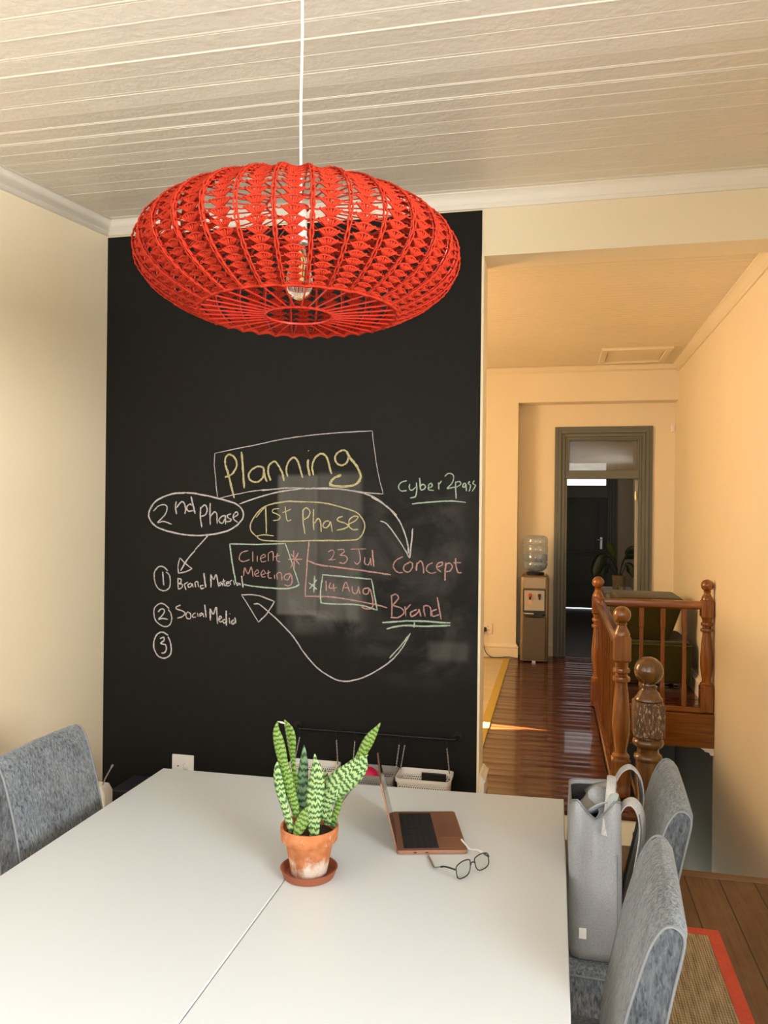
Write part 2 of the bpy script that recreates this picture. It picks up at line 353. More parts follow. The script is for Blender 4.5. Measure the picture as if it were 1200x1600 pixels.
mb = MB(); mb.box(XLH, YD + .06, .06, XRH, YE + .2, ZH); struct('floor_front_room', mb, m_dkfloor, smooth=False)
# walls of the near room
mb = MB(); mb.box(XL - .2, YB - .2, -.12, XL, YF + .2, 3.5)
struct('wall_left', mb, m_cream, smooth=False)
mb = MB()
mb.box(XL, YF, -.12, -.357, YF + .2, 3.5); mb.box(-.357, YF, 3.045, XRH, YF + .2, 3.5); mb.box(XRH, YF, -.12, XR, YF + .2, 3.5)
struct('wall_far', mb, m_cream, smooth=False)
mb = MB(); mb.box(XR, YB - .2, -.12, XR + .2, YF + .2, 3.5); struct('wall_right', mb, m_cream, smooth=False)
mb = MB(); wx0, wx1, wz0, wz1 = -1.6, .6, 1.0, 2.5
mb.box(XL, YB - .2, -.12, wx0, YB, 3.2).box(wx1, YB - .2, -.12, XR, YB, 3.2).box(wx0, YB - .2, -.12, wx1, YB, wz0).box(wx0, YB - .2, wz1, wx1, YB, 3.2)
struct('wall_rear', mb, m_cream, smooth=False)
mb = MB()
for a in (wx0, (wx0 + wx1) / 2 - .03, wx1 - .06): mb.box(a, YB - .12, wz0, a + .06, YB - .06, wz1)
for a in (wz0, (wz0 + wz1) / 2 - .03, wz1 - .06): mb.box(wx0, YB - .12, a, wx1, YB - .06, a + .06)
struct('window_1', mb, m_trim, bevel=.005)
mb = MB(); mb.box(XL, -.55, 1.0, XL + .02, .95, 2.5); b = struct('window_2', mb, m_wblind, smooth=False)  # closed blind out of view, put in to keep the sun out
mb = MB(); 
for a, b_ in ((-.63, -.55), (.95, 1.03)): mb.box(XL, a, .92, XL + .03, b_, 2.58)
for a, b_ in ((.92, 1.0), (2.5, 2.58)): mb.box(XL, -.55, a, XL + .03, .95, b_)
struct('window_frame', mb, m_trim, b, bevel=.004)
mb = MB(); mb.box(XR - .02, -1.0, 1.5, XR, .5, 2.7); b = struct('window_4', mb, m_wblind, smooth=False)  # unseen window added behind the right-hand fill
mb = MB()
for a, b_ in ((-1.08, -1.0), (.5, .58)): mb.box(XR - .03, a, 1.42, XR, b_, 2.78)
for a, b_ in ((1.42, 1.5), (2.7, 2.78)): mb.box(XR - .03, -1.0, a, XR, .5, b_)
struct('window_frame', mb, m_trim, b, bevel=.004)
# sloping beaded board ceiling
mb = MB(); y = YB - .1; prof = []; W = .104
while y < YF + .16:
    j = random.uniform(-.0012, .0012); g = random.choice((.0004, .0008, .0012, .0025, .004)); q = random.choice((0, 0, .0012, .0026)); tl = random.uniform(-.0045, .002)
    for dy, dz in ((0, 0), (.042, tl * .4), (.083, tl), (.085, g), (.088, g), (.0895, 0), (.093, -q), (.097, -q), (.1005, 0), (.102, g), (.104, g)):
        prof.append((y + dy, zc(y + dy) + dz + j))
    y += W
L0 = [mb.v((XL - .1, a, b)) for a, b in prof]; L1 = [mb.v((XR + .1, a, b)) for a, b in prof]
for i in range(len(prof) - 1): mb.f([L0[i], L0[i + 1], L1[i + 1], L1[i]])
T0 = [mb.v((x, yy, 3.62)) for x in (XL - .1, XR + .1) for yy in (prof[0][0], prof[-1][0])]
mb.f([T0[0], T0[1], T0[3], T0[2]]); mb.f([L0[0], L1[0], T0[2], T0[0]]); mb.f([L0[-1], T0[1], T0[3], L1[-1]])
struct('ceiling', mb, m_ceil, smooth=False)
# hall ceiling, walls
mb = MB(); prof = []; y = YF + .18
while y < YD + .2:
    for dy, dz in ((0, 0), (.056, 0), (.058, .003), (.061, .003), (.063, 0)): prof.append((y + dy, ZCH + dz))
    y += .063
L0 = [mb.v((XLH - .1, a, b)) for a, b in prof]; L1 = [mb.v((XRH + .1, a, b)) for a, b in prof]
for i in range(len(prof) - 1): mb.f([L0[i], L0[i + 1], L1[i + 1], L1[i]])
mb.box(XLH - .1, YF + .18, ZCH + .006, XRH + .1, YD + .3, ZCH + .1)
struct('ceiling_hall', mb, m_hall, smooth=False)
mb = MB(); mb.box(XRH, YF + .2, -.02, XRH + .2, YE + .4, 3.4); mb.box(XRH, 4.035, ZLOW, XRH + .2, 6.05, -.02)
struct('wall_hall_right', mb, m_hall, smooth=False)
mb = MB()
mb.box(XLH - .2, YN, ZH, -.363, YD + .2, 3.4)                      # nib beside the cooler
mb.box(-.363, YN, 2.86, XRH, YD, 3.4)                              # beam
mb.box(-.363, YD, ZH, .09, YD + .15, 2.86); mb.box(.86, YD, ZH, XRH, YD + .15, 2.86); mb.box(.09, YD, 2.56, .86, YD + .15, 2.86)
struct('wall_hall_end', mb, m_hall, smooth=False)
mb = MB(); ya, yb_, za, zb = 4.6, 6.1, 1.2, 2.75
# left hall wall: unseen, with wedge slits shaped to cast the floor's sun streaks
mb.box(XLH - .2, YF + .2, 0, XLH, YN, 1.85); mb.box(XLH - .2, YF + .2, 2.45, XLH, YN, 3.4)
g0, g1, g2, g3 = 5.30, 5.36, 5.41, 5.47
za, zb = 1.85, 2.45
def slab(poly): mb.prism(poly, 0, XLH - .03, XLH)
ya1 = YF + .2
slab([(ya1, za), (5.255, za), (5.255, zb), (ya1, zb)]); slab([(5.485, za), (YN, za), (YN, zb), (5.485, zb)])
zl, zh = 1.955, 2.245
slab([(5.255, za), (5.485, za), (5.485, zl), (5.255, zl)]); slab([(5.255, zh), (5.485, zh), (5.485, zb), (5.255, zb)])
slab([(5.255, zl), (5.26, zl), (5.335, zl + .20), (5.335, zh), (5.255, zh)])
slab([(5.345, zl), (5.355, zl), (5.345, zh), (5.335, zh), (5.335, zl + .20)])
slab([(5.41, zl), (5.485, zl), (5.485, zh), (5.345, zh), (5.375, zl + .2)])
struct('wall_hall_left', mb, m_hall, smooth=False)
mb = MB(); mb.box(XLH, 4.6, 1.25, XLH + .02, 5.2, 2.75, 0); mb.box(XLH, 5.55, 1.25, XLH + .02, 6.1, 2.75, 0); b = struct('window_3', mb, m_blind, smooth=False)  # unseen window with a made-up glowing blind
mb = MB(); mb.box(XLH, 4.52, 1.17, XLH + .03, 6.18, 1.25); mb.box(XLH, 4.52, 2.75, XLH + .03, 6.18, 2.83); mb.box(XLH, 4.52, 1.25, XLH + .03, 4.6, 2.75); mb.box(XLH, 6.1, 1.25, XLH + .03, 6.18, 2.75)
struct('window_frame', mb, m_trim, b, bevel=.004)
# the front room behind the hall door
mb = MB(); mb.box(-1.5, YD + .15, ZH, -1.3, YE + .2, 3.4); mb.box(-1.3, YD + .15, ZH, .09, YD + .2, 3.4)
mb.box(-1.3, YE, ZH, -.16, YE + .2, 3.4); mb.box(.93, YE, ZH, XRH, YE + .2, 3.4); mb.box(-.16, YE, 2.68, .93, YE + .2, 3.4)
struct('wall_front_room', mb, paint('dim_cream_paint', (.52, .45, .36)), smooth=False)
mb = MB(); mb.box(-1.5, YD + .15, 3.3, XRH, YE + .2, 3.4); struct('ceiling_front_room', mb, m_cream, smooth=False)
# stairwell below the floors
mb = MB(); mb.box(.40, YN, ZLOW, XRH, YN + .2, .06); mb.box(.22, 4.035, ZLOW, .42, YN, .06); mb.box(.42, 3.9, ZLOW, XRH, 4.0, -.12); mb.box(XRH, 6.05, ZLOW, XRH + .2, YN + .2, -.02)
struct('wall_stairwell', mb, m_lower, smooth=False)
mb = MB(); mb.box(.22, 3.9, ZLOW - .1, XRH + .2, YN + .2, ZLOW); struct('floor_stairwell', mb, m_floor, smooth=False)
mb = MB()
for k in range(12): mb.box(.425, 4.04 + .25 * k, -.19 * (k + 2), 1.15, 4.04 + .25 * (k + 1) + .02, -.19 * (k + 1))
struct('stairs', mb, m_floor, bevel=.004)
mb = MB(); mb.box(.30, 6.0, .05, XRH - .002, 6.03, ZH - .004); struct('trim_5', mb, m_oakx, bevel=.004)
mb = MB(); mb.box(.42, 4.035, .05, .435, 6.0, ZH - .004); struct('trim_6', mb, m_oaky, bevel=.004)
mb = MB(); mb.prism([(1.06, .05), (1.152, .05), (1.152, .0), (1.13, .0), (1.12, .02), (1.09, .025), (1.085, .035)], 1, 6.0, 6.03); struct('trim_7', mb, m_trim, smooth=False)
# cornices
def cornice(name, P, inward, zf, h=.078, d=.072, m=m_trim, kind='trim'):
    pr = [(0, -h), (.012, -h), (.016, -h * .86), (.016, -h * .78), (.022, -h * .72), (.03, -h * .5), (.046, -h * .26), (.06, -h * .16), (.06, -h * .1), (d, -h * .1), (d, .02), (0, .02)]
    mb = MB(); rings = []
    for (x, y), (ix, iy) in zip(P, inward): rings.append([(x + ix * a, y + iy * a, zf(y + iy * 0) + b) for a, b in pr])
    mb.loft(rings); return struct(name, mb, m, ang=.9)
cornice('trim_8', [(XL, YF), (XR, YF)], [(1, -1), (-1, -1)], lambda y: ZC)
cornice('trim_9', [(XL, YF), (XL, YB)], [(1, -1), (1, 1)], zc)
cornice('trim_10', [(XR, YF), (XR, YB)], [(-1, -1), (-1, 1)], zc)
cornice('trim_11', [(XRH, YF + .2), (XRH, YN)], [(-1, 0), (-1, -1)], lambda y: ZCH, .075, .06, m_hall)
cornice('trim_12', [(XLH, YN), (XRH, YN)], [(1, -1), (-1, -1)], lambda y: ZCH, .06, .05, m_hall)
# skirting boards
def skirt(name, P, nrm, z0, h, m=m_trim, t=.022):
    pr = [(0, 0), (t, 0), (t, h * .72), (t * 1.25, h * .76), (t * 1.25, h * .82), (t * .7, h * .9), (t * .4, h), (0, h)]
    mb = MB(); mb.loft([[(x + ix * a, y + iy * a, z0 + b) for a, b in pr] for (x, y), (ix, iy) in zip(P, nrm)])
    return struct(name, mb, m, ang=.5)
skirt('baseboard_left', [(XL, YB), (XL, YF)], [(1, 0), (1, -1)], 0, .165)
skirt('baseboard_far', [(XL, YF), (-.36, YF)], [(1, -1), (0, -1)], 0, .13, m_board)
skirt('baseboard_reveal', [(-.357, YF + .002), (-.357, YF + .2)], [(1, 0), (1, 0)], ZH, .125, t=.026)
skirt('baseboard_hall_end', [(XLH, YN), (-.363, YN), (-.363, YD)], [(0, -1), (1, -1), (1, -1)], ZH, .135, m_hall)
skirt('baseboard_hall_door', [(-.34, YD), (-.002, YD)], [(0, -1), (0, -1)], ZH, .135, m_hall)
skirt('baseboard_hall_right', [(XRH, 6.1), (XRH, YD)], [(-1, 0), (-1, 0)], ZH, .15, m_trim)
skirt('baseboard_hall_far', [(.95, YD), (XRH, YD)], [(0, -1), (-1, -1)], ZH, .15, m_trim)
mb = MB(); mb.box(-.369, YF - .006, .25, -.357, YF, 3.045); struct('trim_13', mb, m_cream, smooth=False)
# main hall door: moulded frame, transom pane, leaf standing open
d = bpy.data.objects.new('door_1', None); col.objects.link(d); d.location = (.47, YD, ZH); d['_o'] = (.47, YD, ZH); d['kind'] = 'structure'
def doorframe(x0, x1, z0, z1, ox0, ox1, ozt, y, par, m=m_door):
    mb = MB(); w1 = ox0 - x0
    st = [(0, .018), (.28, .03), (.52, .022), (.55, .014), (.80, .014), (.83, .004), (1.0, .004)]
    for k in range(len(st) - 1):
        a, th = st[k]; b = st[k + 1][0]
        if b - a < .01: continue
        A, B = w1 * a, w1 * b
        mb.box(x0 + A, y - th, z0, x0 + B, y + .15, z1 - A); mb.box(x1 - B, y - th, z0, x1 - A, y + .15, z1 - A); mb.box(x0 + B, y - th, z1 - B, x1 - B, y + .15, z1 - A)
    return struct('frame', mb, m, par, bevel=.003)
doorframe(0, .948, ZH, 2.632, .125, .823, 2.507, YD, d)
mb = MB(); mb.box(.125, YD - .012, 2.107, .823, YD + .1, 2.19); mb.box(.125, YD, 2.19, .145, YD + .07, 2.507); mb.box(.805, YD, 2.19, .823, YD + .07, 2.507); mb.box(.145, YD, 2.492, .805, YD + .07, 2.507)
struct('transom_bar', mb, m_door, d, bevel=.004)
mb = MB(); mb.box(.145, YD + .03, 2.19, .805, YD + .035, 2.492); struct('transom_pane', mb, m_pane, d, smooth=False)
mb = MB(); A = Vector((.812, YD + .10, 0)); dr = Vector((.088, .80, 0)).normalized(); nr = Vector((dr.y, -dr.x, 0))
M_ = Matrix(((dr.x, nr.x, 0, A.x), (dr.y, nr.y, 0, A.y), (0, 0, 1, 0), (0, 0, 0, 1)))
mb.box(0, -.02, ZH + .01, .66, .02, 2.10, 0, M_); leaf = struct('leaf', mb, paint('pale_door_edge', (.42, .39, .31), .4), d, bevel=.003)
mb = MB(); mb.box(.788, YD + .075, 1.895, .806, YD + .097, 1.985); struct('hinge', mb, m_brass, d, bevel=.002)
# inner street door with its fanlight
d2 = bpy.data.objects.new('door_2', None); col.objects.link(d2); d2.location = (.38, YE, ZH); d2['_o'] = (.38, YE, ZH); d2['kind'] = 'structure'
doorframe(-.16, .93, ZH, 2.68, -.02, .79, 2.6, YE, d2)
mb = MB(); mb.box(-.02, YE, 2.0, .79, YE + .1, 2.19); mb.box(-.02, YE, 2.53, .79, YE + .1, 2.6); mb.box(.765, YE, 2.19, .79, YE + .1, 2.53); struct('fanlight_frame', mb, m_door, d2, bevel=.004)
mb = MB(); mb.box(-.02, YE + .05, 2.19, .765, YE + .055, 2.53); struct('fanlight', mb, m_sky, d2, smooth=False)
mb = MB(); mb.box(-.02, YE + .06, ZH, .79, YE + .065, ZH + .03); struct('threshold_gap', mb, m_sky, d2, smooth=False)
mb = MB(); mb.box(-.02, YE + .02, ZH + .014, .79, YE + .058, 2.0)
for z0, z1 in ((.45, .62), (.70, 1.12), (1.2, 1.92)):
    mb.box(.09, YE + .012, z0, .62, YE + .024, z1)
    mb.box(.06, YE + .004, z0 - .03, .65, YE + .02, z0); mb.box(.06, YE + .004, z1, .65, YE + .02, z1 + .03); mb.box(.62, YE + .004, z0, .65, YE + .02, z1); mb.box(.06, YE + .004, z0, .09, YE + .02, z1)
lf = struct('leaf', mb, paint('dark_grey_green_door', (.07, .078, .068), .45), d2, bevel=.003)
mb = MB(); mb.box(.685, YE + .008, 1.22, .72, YE + .02, 1.40); mb.tube([(.70, YE - .02, 1.36), (.70, YE - .05, 1.36), (.64, YE - .05, 1.36)], .009, 8); mb.tube([(.70, YE + .02, 1.36), (.70, YE - .03, 1.36)], .009, 8)
struct('handle', mb, m_steel, lf, bevel=.002)

# ---------------------------------------------------------------- chalkboard and its writing
t_ = MB(); t_.box(XL + .004, YF - .004, .15, -.369, YF - .0005, 3.275)
board = tag(obj('chalkboard', t_, m_board, off=(BX, YF, 0), smooth=False), 'black chalkboard paint covering the wall, written on with coloured chalk', 'chalkboard')
CHALK = """#chalk_heading|yellow chalk heading reading Planning|y
12 -1745,2001 -1722,1933 -1691,1817
10 -1746,1930 -1710,1942 -1682,1978 -1679,2012 -1697,2042 -1723,2052 -1743,2035 -1745,2001
12 -1651,2067 -1642,1978 -1633,1870
10 -1523,1982 -1559,1987 -1598,1963 -1608,1934 -1594,1911 -1558,1904 -1527,1930 -1520,1978
10 -1527,1986 -1515,1934 -1503,1905
10 -1482,1912 -1496,1947 -1496,1984 -1480,2006 -1457,2012 -1433,1981 -1416,1947 -1407,1910
10 -1388,1933 -1395,1972 -1384,2009 -1358,2034 -1338,2024 -1322,1990 -1312,1953 -1303,1927
12 -1273,2024 -1276,1990 -1269,1959 -1263,1937
9 -1272,2072 -1269,2069
11 -1243,1940 -1251,1984 -1238,2027 -1209,2052 -1180,2045 -1163,2014 -1153,1971 -1143,1947
10 -1065,2066 -1087,2071 -1116,2054 -1127,2027 -1115,2002 -1090,1993 -1064,2005 -1052,2038
13 -1065,2066 -1046,2032 -1014,1995 -991,1953 -988,1922 -1012,1894 -1057,1882 -1108,1882 -1146,1888 -1151,1897 -1134,1922 -1092,1942
#heading_box|thin pale chalk box drawn around the heading|w
5 -1806,2060 -1545,2108 -1435,2130 -1280,2150
5 -1435,2131 -1278,2150 -1111,2163 -927,2171
4 -927,2171 -917,2093 -894,1953 -865,1843
6 -865,1843 -980,1852 -1107,1867 -1268,1870 -1399,1872 -1532,1857
5 -1432,1867 -1550,1859 -1685,1836 -1785,1813
5 -1806,2060 -1808,1994 -1799,1926 -1794,1866 -1785,1813
#second_phase_bubble|white chalk oval reading 2nd Phase|w
9 -1970,1844 -2052,1838 -2144,1803 -2190,1749 -2193,1703 -2151,1657 -2075,1631 -1967,1613 -1877,1612 -1779,1625 -1699,1652 -1643,1702 -1640,1747 -1676,1784 -1749,1806 -1846,1828 -1928,1841 -1970,1844
7 -2168,1741 -2135,1772 -2097,1776 -2085,1757 -2101,1719 -2142,1679 -2105,1685 -2057,1670
8 -2031,1796 -2035,1766 -2028,1727
8 -2033,1758 -2002,1793 -1985,1789 -1975,1758 -1978,1728
8 -1928,1774 -1952,1781 -1969,1762 -1956,1743 -1927,1748
9 -1943,1823 -1932,1782 -1917,1729
8 -1885,1767 -1887,1714 -1877,1655
8 -1886,1759 -1862,1778 -1847,1756 -1857,1726 -1886,1714
8 -1830,1790 -1831,1730 -1827,1671
7 -1827,1715 -1805,1741 -1790,1726 -1788,1677
7 -1740,1723 -1764,1715 -1778,1693 -1759,1679 -1744,1700 -1740,1723 -1738,1674
7 -1708,1731 -1730,1723 -1722,1708 -1706,1701 -1715,1690 -1735,1689
7 -1695,1709 -1668,1728 -1676,1743 -1692,1727 -1693,1705 -1669,1685
#first_phase_bubble|yellow chalk oval reading 1st Phase|y
7 -1562,1612 -1522,1592 -1396,1589 -1233,1595 -1041,1600 -990,1613 -966,1653 -963,1690 -985,1726 -1017,1751 -1106,1777 -1196,1795 -1333,1800 -1398,1800 -1497,1780 -1550,1745 -1590,1688 -1593,1644 -1562,1612
6 -1563,1714 -1537,1745 -1509,1774
8 -1509,1774 -1506,1702 -1504,1626
6 -1562,1613 -1516,1621 -1462,1616
6 -1434,1762 -1464,1759 -1470,1743 -1447,1734 -1427,1721 -1437,1703 -1467,1697
6 -1398,1775 -1394,1722 -1384,1698 -1364,1703
5 -1414,1740 -1365,1760
7 -1300,1760 -1298,1692 -1287,1630
7 -1303,1748 -1283,1768 -1261,1748 -1270,1720 -1299,1704
7 -1241,1761 -1242,1705 -1237,1649
7 -1237,1686 -1215,1712 -1202,1693 -1198,1641
7 -1154,1700 -1176,1697 -1189,1675 -1172,1663 -1153,1681 -1147,1694 -1137,1642
7 -1080,1725 -1106,1716 -1106,1701 -1067,1689 -1051,1674 -1073,1661 -1111,1652
7 -1048,1683 -1010,1705 -998,1723 -1020,1726 -1045,1707 -1045,1674 -1023,1656 -997,1658
#curved_arrow|white chalk arrow curving right to the word Concept|w
7 -1660,1785 -1549,1822 -1432,1852 -1293,1871
8 -1288,1868 -1171,1872 -1056,1862 -968,1846 -892,1813 -792,1735
8 -929,1828 -852,1784 -796,1728 -760,1669 -736,1595 -728,1539
6 -879,1704 -841,1685 -789,1619 -753,1565 -723,1516
8 -723,1516 -714,1595 -708,1667
5 -738,1541 -723,1516 -716,1554
#green_note|pale green chalk note reading cyber2pass, underlined|g
6 -742,1913 -772,1903 -785,1879 -772,1860 -742,1861
6 -727,1896 -727,1871 -712,1864 -694,1881
7 -692,1903 -689,1867 -696,1832 -724,1823
7 -675,1927 -672,1891 -669,1867 -654,1868 -644,1881 -657,1894 -669,1886
6 -629,1874 -610,1884 -615,1899 -627,1891 -628,1867 -602,1862
6 -578,1904 -575,1867
6 -576,1891 -561,1913
6 -546,1935 -529,1949 -507,1945 -500,1926 -509,1899 -533,1874 -509,1877 -484,1882
7 -490,1909 -489,1867 -486,1821
6 -487,1904 -470,1909 -465,1894 -484,1880
6 -438,1899 -450,1897 -453,1882 -441,1882 -438,1897 -435,1860
6 -417,1909 -426,1899 -414,1887 -421,1858
6 -395,1914 -402,1899 -390,1887 -406,1858
7 -713,1793 -626,1803 -528,1809 -437,1803
#concept_word|pink chalk word Concept|p
6 -758,1521 -793,1502 -808,1470 -787,1441 -757,1439
7 -725,1492 -750,1476 -752,1452 -730,1442 -710,1463 -708,1487 -725,1497
9 -687,1451 -685,1493
7 -685,1483 -665,1501 -653,1479 -648,1437
6 -603,1495 -628,1479 -635,1455 -612,1440 -583,1446
6 -583,1471 -554,1484 -556,1498 -578,1488 -581,1466 -558,1447
8 -534,1496 -539,1448 -539,1404
7 -535,1487 -517,1494 -502,1478 -514,1455 -536,1450
7 -486,1519 -483,1478 -473,1449 -455,1447
6 -497,1497 -458,1498
#client_meeting_note|pink chalk words Client Meeting in a green chalk box|p
6 -1606,1535 -1644,1522 -1657,1489 -1635,1474 -1597,1487
6 -1580,1531 -1580,1475
6 -1554,1508 -1554,1476
5 -1537,1492 -1508,1505 -1516,1516 -1535,1500 -1528,1476 -1503,1481
6 -1490,1481 -1491,1521 -1466,1530 -1463,1482
6 -1440,1526 -1444,1486 -1423,1479
5 -1461,1502 -1428,1514
6 -1630,1397 -1626,1442 -1605,1410 -1588,1447 -1576,1395
5 -1566,1407 -1545,1420 -1554,1432 -1568,1415 -1562,1399 -1540,1400
5 -1532,1404 -1508,1417 -1519,1431 -1532,1412 -1525,1396 -1505,1397
6 -1490,1433 -1489,1393 -1471,1390
5 -1502,1413 -1477,1424
6 -1456,1410 -1454,1386
6 -1439,1383 -1441,1415 -1418,1419 -1413,1380
6 -1364,1417 -1393,1412 -1401,1392 -1380,1384 -1362,1413 -1356,1373 -1371,1353 -1401,1356
7 -1381,1493 -1302,1495
7 -1350,1542 -1343,1449
7 -1323,1529 -1366,1448
7 -1365,1524 -1316,1466
#client_box|pale green chalk box round the words Client Meeting|g
8 -1714,1569 -1695,1452 -1673,1352
7 -1714,1569 -1551,1569 -1397,1577
6 -1397,1577 -1364,1492 -1317,1359
8 -1317,1359 -1354,1343 -1421,1336 -1565,1343 -1638,1353
#date_list|pink chalk bracket with the date 23 Jul|p
7 -1264,1591 -1273,1486 -1283,1300
7 -1283,1300 -1140,1301 -1026,1288 -898,1269 -838,1255
8 -1273,1490 -1207,1468 -1068,1454 -908,1437 -820,1425
5 -1158,1536 -1138,1548 -1126,1533 -1142,1501 -1154,1495 -1117,1498
6 -1106,1549 -1077,1552 -1073,1538 -1093,1522 -1065,1519 -1054,1499 -1072,1479 -1097,1483
5 -1037,1554 -953,1558
6 -993,1555 -984,1501 -1000,1477 -1016,1489
6 -960,1513 -960,1482 -940,1475 -928,1506
6 -930,1510 -925,1471
8 -921,1553 -916,1510 -912,1466
7 -1169,1387 -1166,1332
6 -1144,1376 -1150,1348 -1108,1351
6 -1128,1372 -1124,1329
6 -1079,1331 -1061,1382 -1039,1332
5 -1071,1351 -1043,1353
7 -1027,1360 -1022,1329 -1002,1325 -991,1361
6 -992,1361 -985,1322
7 -935,1355 -962,1350 -966,1327 -942,1324 -931,1351 -914,1286 -921,1251 -953,1246 -977,1256
#date_box|pale green chalk star and box around 14 Aug|g
8 -1231,1409 -1234,1322
8 -1263,1372 -1218,1338
8 -1218,1389 -1259,1341
7 -1190,1416 -1060,1409 -923,1400
7 -923,1400 -906,1317 -891,1240
7 -891,1240 -986,1264 -1172,1265 -1195,1280 -1197,1339 -1186,1414
#brand_word|pink chalk word Brand with double green underline|p
7 -816,1321 -813,1263 -814,1206
7 -821,1315 -794,1327 -780,1306 -810,1269
7 -810,1269 -762,1255 -751,1229 -782,1207 -820,1206
7 -744,1266 -740,1214
7 -740,1250 -714,1277
7 -682,1253 -714,1236 -708,1215 -677,1237 -672,1253 -661,1217
7 -640,1218 -646,1270 -614,1266 -608,1219
7 -578,1257 -604,1245 -598,1220 -567,1231
8 -578,1318 -567,1262 -556,1206
#brand_underline|double pale green chalk underline|g
9 -862,1178 -703,1193 -509,1190
9 -840,1147 -755,1167 -650,1168 -509,1177
8 -694,1187 -697,1159
7 -715,1129 -765,1062 -823,996
#looping_arrow|white chalk arrow looping from Brand back to the list|w
7 -715,1129 -754,1057 -817,981 -913,913 -1000,874 -1082,863 -1154,889 -1221,933 -1289,1005 -1346,1083 -1427,1160 -1531,1243 -1571,1249
6 -1642,1296 -1554,1296 -1453,1267
7 -1453,1267 -1496,1200 -1544,1152
5 -1544,1152 -1588,1219 -1642,1296
#numbered_list|white chalk list reading Brand Material and Social Media|w
7 -2078,1412 -2101,1433 -2130,1435 -2156,1407 -2158,1365 -2140,1320 -2099,1302 -2068,1320 -2062,1352 -2067,1389 -2088,1406
8 -2108,1408 -2105,1372 -2101,1332
8 -2015,1377 -2014,1314
7 -2020,1371 -1997,1369 -1999,1351 -2013,1345
7 -2013,1345 -1990,1341 -1993,1322 -2013,1314
7 -1979,1344 -1967,1310
7 -1976,1344 -1956,1355
7 -1939,1350 -1956,1339 -1950,1326 -1936,1334 -1933,1348 -1925,1327
7 -1910,1327 -1914,1353 -1899,1357 -1893,1330
8 -1865,1339 -1882,1336 -1876,1321 -1859,1326
9 -1863,1407 -1857,1368 -1851,1329
9 -1820,1330 -1822,1401
7 -1822,1398 -1804,1375 -1790,1399 -1775,1334
6 -1761,1361 -1773,1350 -1767,1340 -1756,1356 -1750,1338
6 -1748,1379 -1742,1346 -1731,1341
6 -1756,1363 -1734,1369
6 -1731,1351 -1717,1357 -1722,1364 -1732,1354 -1725,1341 -1711,1344
6 -1706,1347 -1709,1365 -1697,1373
6 -1689,1371 -1683,1347
7 -1659,1359 -1670,1356 -1667,1345 -1653,1356 -1650,1346
8 -1642,1398 -1639,1369 -1633,1336
7 -2067,1206 -2093,1226 -2119,1232 -2151,1211 -2159,1173 -2144,1132 -2103,1107 -2068,1111 -2051,1141 -2055,1177 -2072,1201
8 -2133,1185 -2113,1202 -2095,1194 -2104,1170 -2130,1145 -2106,1149 -2073,1146
7 -1998,1227 -2021,1218 -2023,1205 -1989,1196 -1972,1183 -1988,1164 -2017,1155
7 -1954,1192 -1966,1176 -1960,1157 -1940,1156 -1937,1177 -1954,1192
6 -1909,1188 -1923,1180 -1926,1164 -1906,1165
6 -1898,1189 -1894,1168
6 -1869,1190 -1883,1184 -1880,1171 -1866,1185 -1860,1167
8 -1856,1235 -1851,1201 -1846,1165
9 -1821,1150 -1824,1215
8 -1823,1213 -1804,1185 -1788,1222 -1779,1133
7 -1770,1157 -1757,1168 -1765,1176 -1772,1160 -1765,1144 -1751,1150
7 -1734,1159 -1748,1153 -1742,1138 -1728,1146
9 -1729,1208 -1729,1169 -1727,1125
6 -1712,1170 -1707,1136
5 -1709,1191 -1708,1189
8 -1687,1161 -1698,1147 -1689,1135 -1676,1151
8 -1679,1171 -1673,1140
8 -2071,1058 -2108,1074 -2140,1057 -2157,1019 -2154,977 -2130,941 -2095,931 -2061,947 -2051,982 -2059,1024 -2073,1052
8 -2120,1037 -2099,1046 -2096,1028 -2116,1012 -2087,1004 -2081,981 -2093,961 -2110,958
8 -1916,1529 -1963,1476 -2000,1416
7 -1836,1618 -1884,1566 -1917,1532
7 -2006,1486 -1969,1454 -1932,1429
7 -1932,1429 -1974,1410 -2013,1401
7 -2013,1401 -2016,1443 -2006,1486"""
def chalk_strokes(mb, pts, wmm, rng):
    P = [(x / 1000, YF - .0045, z / 1000) for x, z in pts]
    C = catmull(P, 5) if len(P) > 2 else [Vector(P[0]).lerp(Vector(P[1]), k / 5) for k in range(6)]
    n = len(C); rr = [wmm * .00050 * (.8 + .35 * rng.random()) for _ in range(n)]; rr[0] *= .7; rr[-1] *= .6
    C = [Vector((c.x + rng.uniform(-.0008, .0008), c.y, c.z + rng.uniform(-.0008, .0008))) for c in C]
    rings = []
    for i in range(n):
        T = (C[min(i + 1, n - 1)] - C[max(i - 1, 0)]); T = T.normalized() if T.length > 1e-7 else Vector((1, 0, 0))
        u = T.cross(Vector((0, 1, 0))).normalized()
        rings.append([C[i] + u * rr[i], C[i] + Vector((0, -.0008, 0)) + u * rr[i] * .5, C[i] + Vector((0, -.0008, 0)) - u * rr[i] * .5, C[i] - u * rr[i]])
    mb.loft(rings)
cur = None; rng = random.Random(3)
def flush(cur):
    if cur: plabel(obj(cur[0], cur[3], chalk[cur[2]], board, smooth=False), cur[1])
for line in CHALK.strip().split('\n'):
    if line[0] == '#': flush(cur); nm, lb, ck = line[1:].split('|'); cur = (nm, lb, ck, MB()); continue
    q = line.split(); chalk_strokes(cur[3], [tuple(float(v) for v in s.split(',')) for s in q[1:]], float(q[0]), rng)
flush(cur)

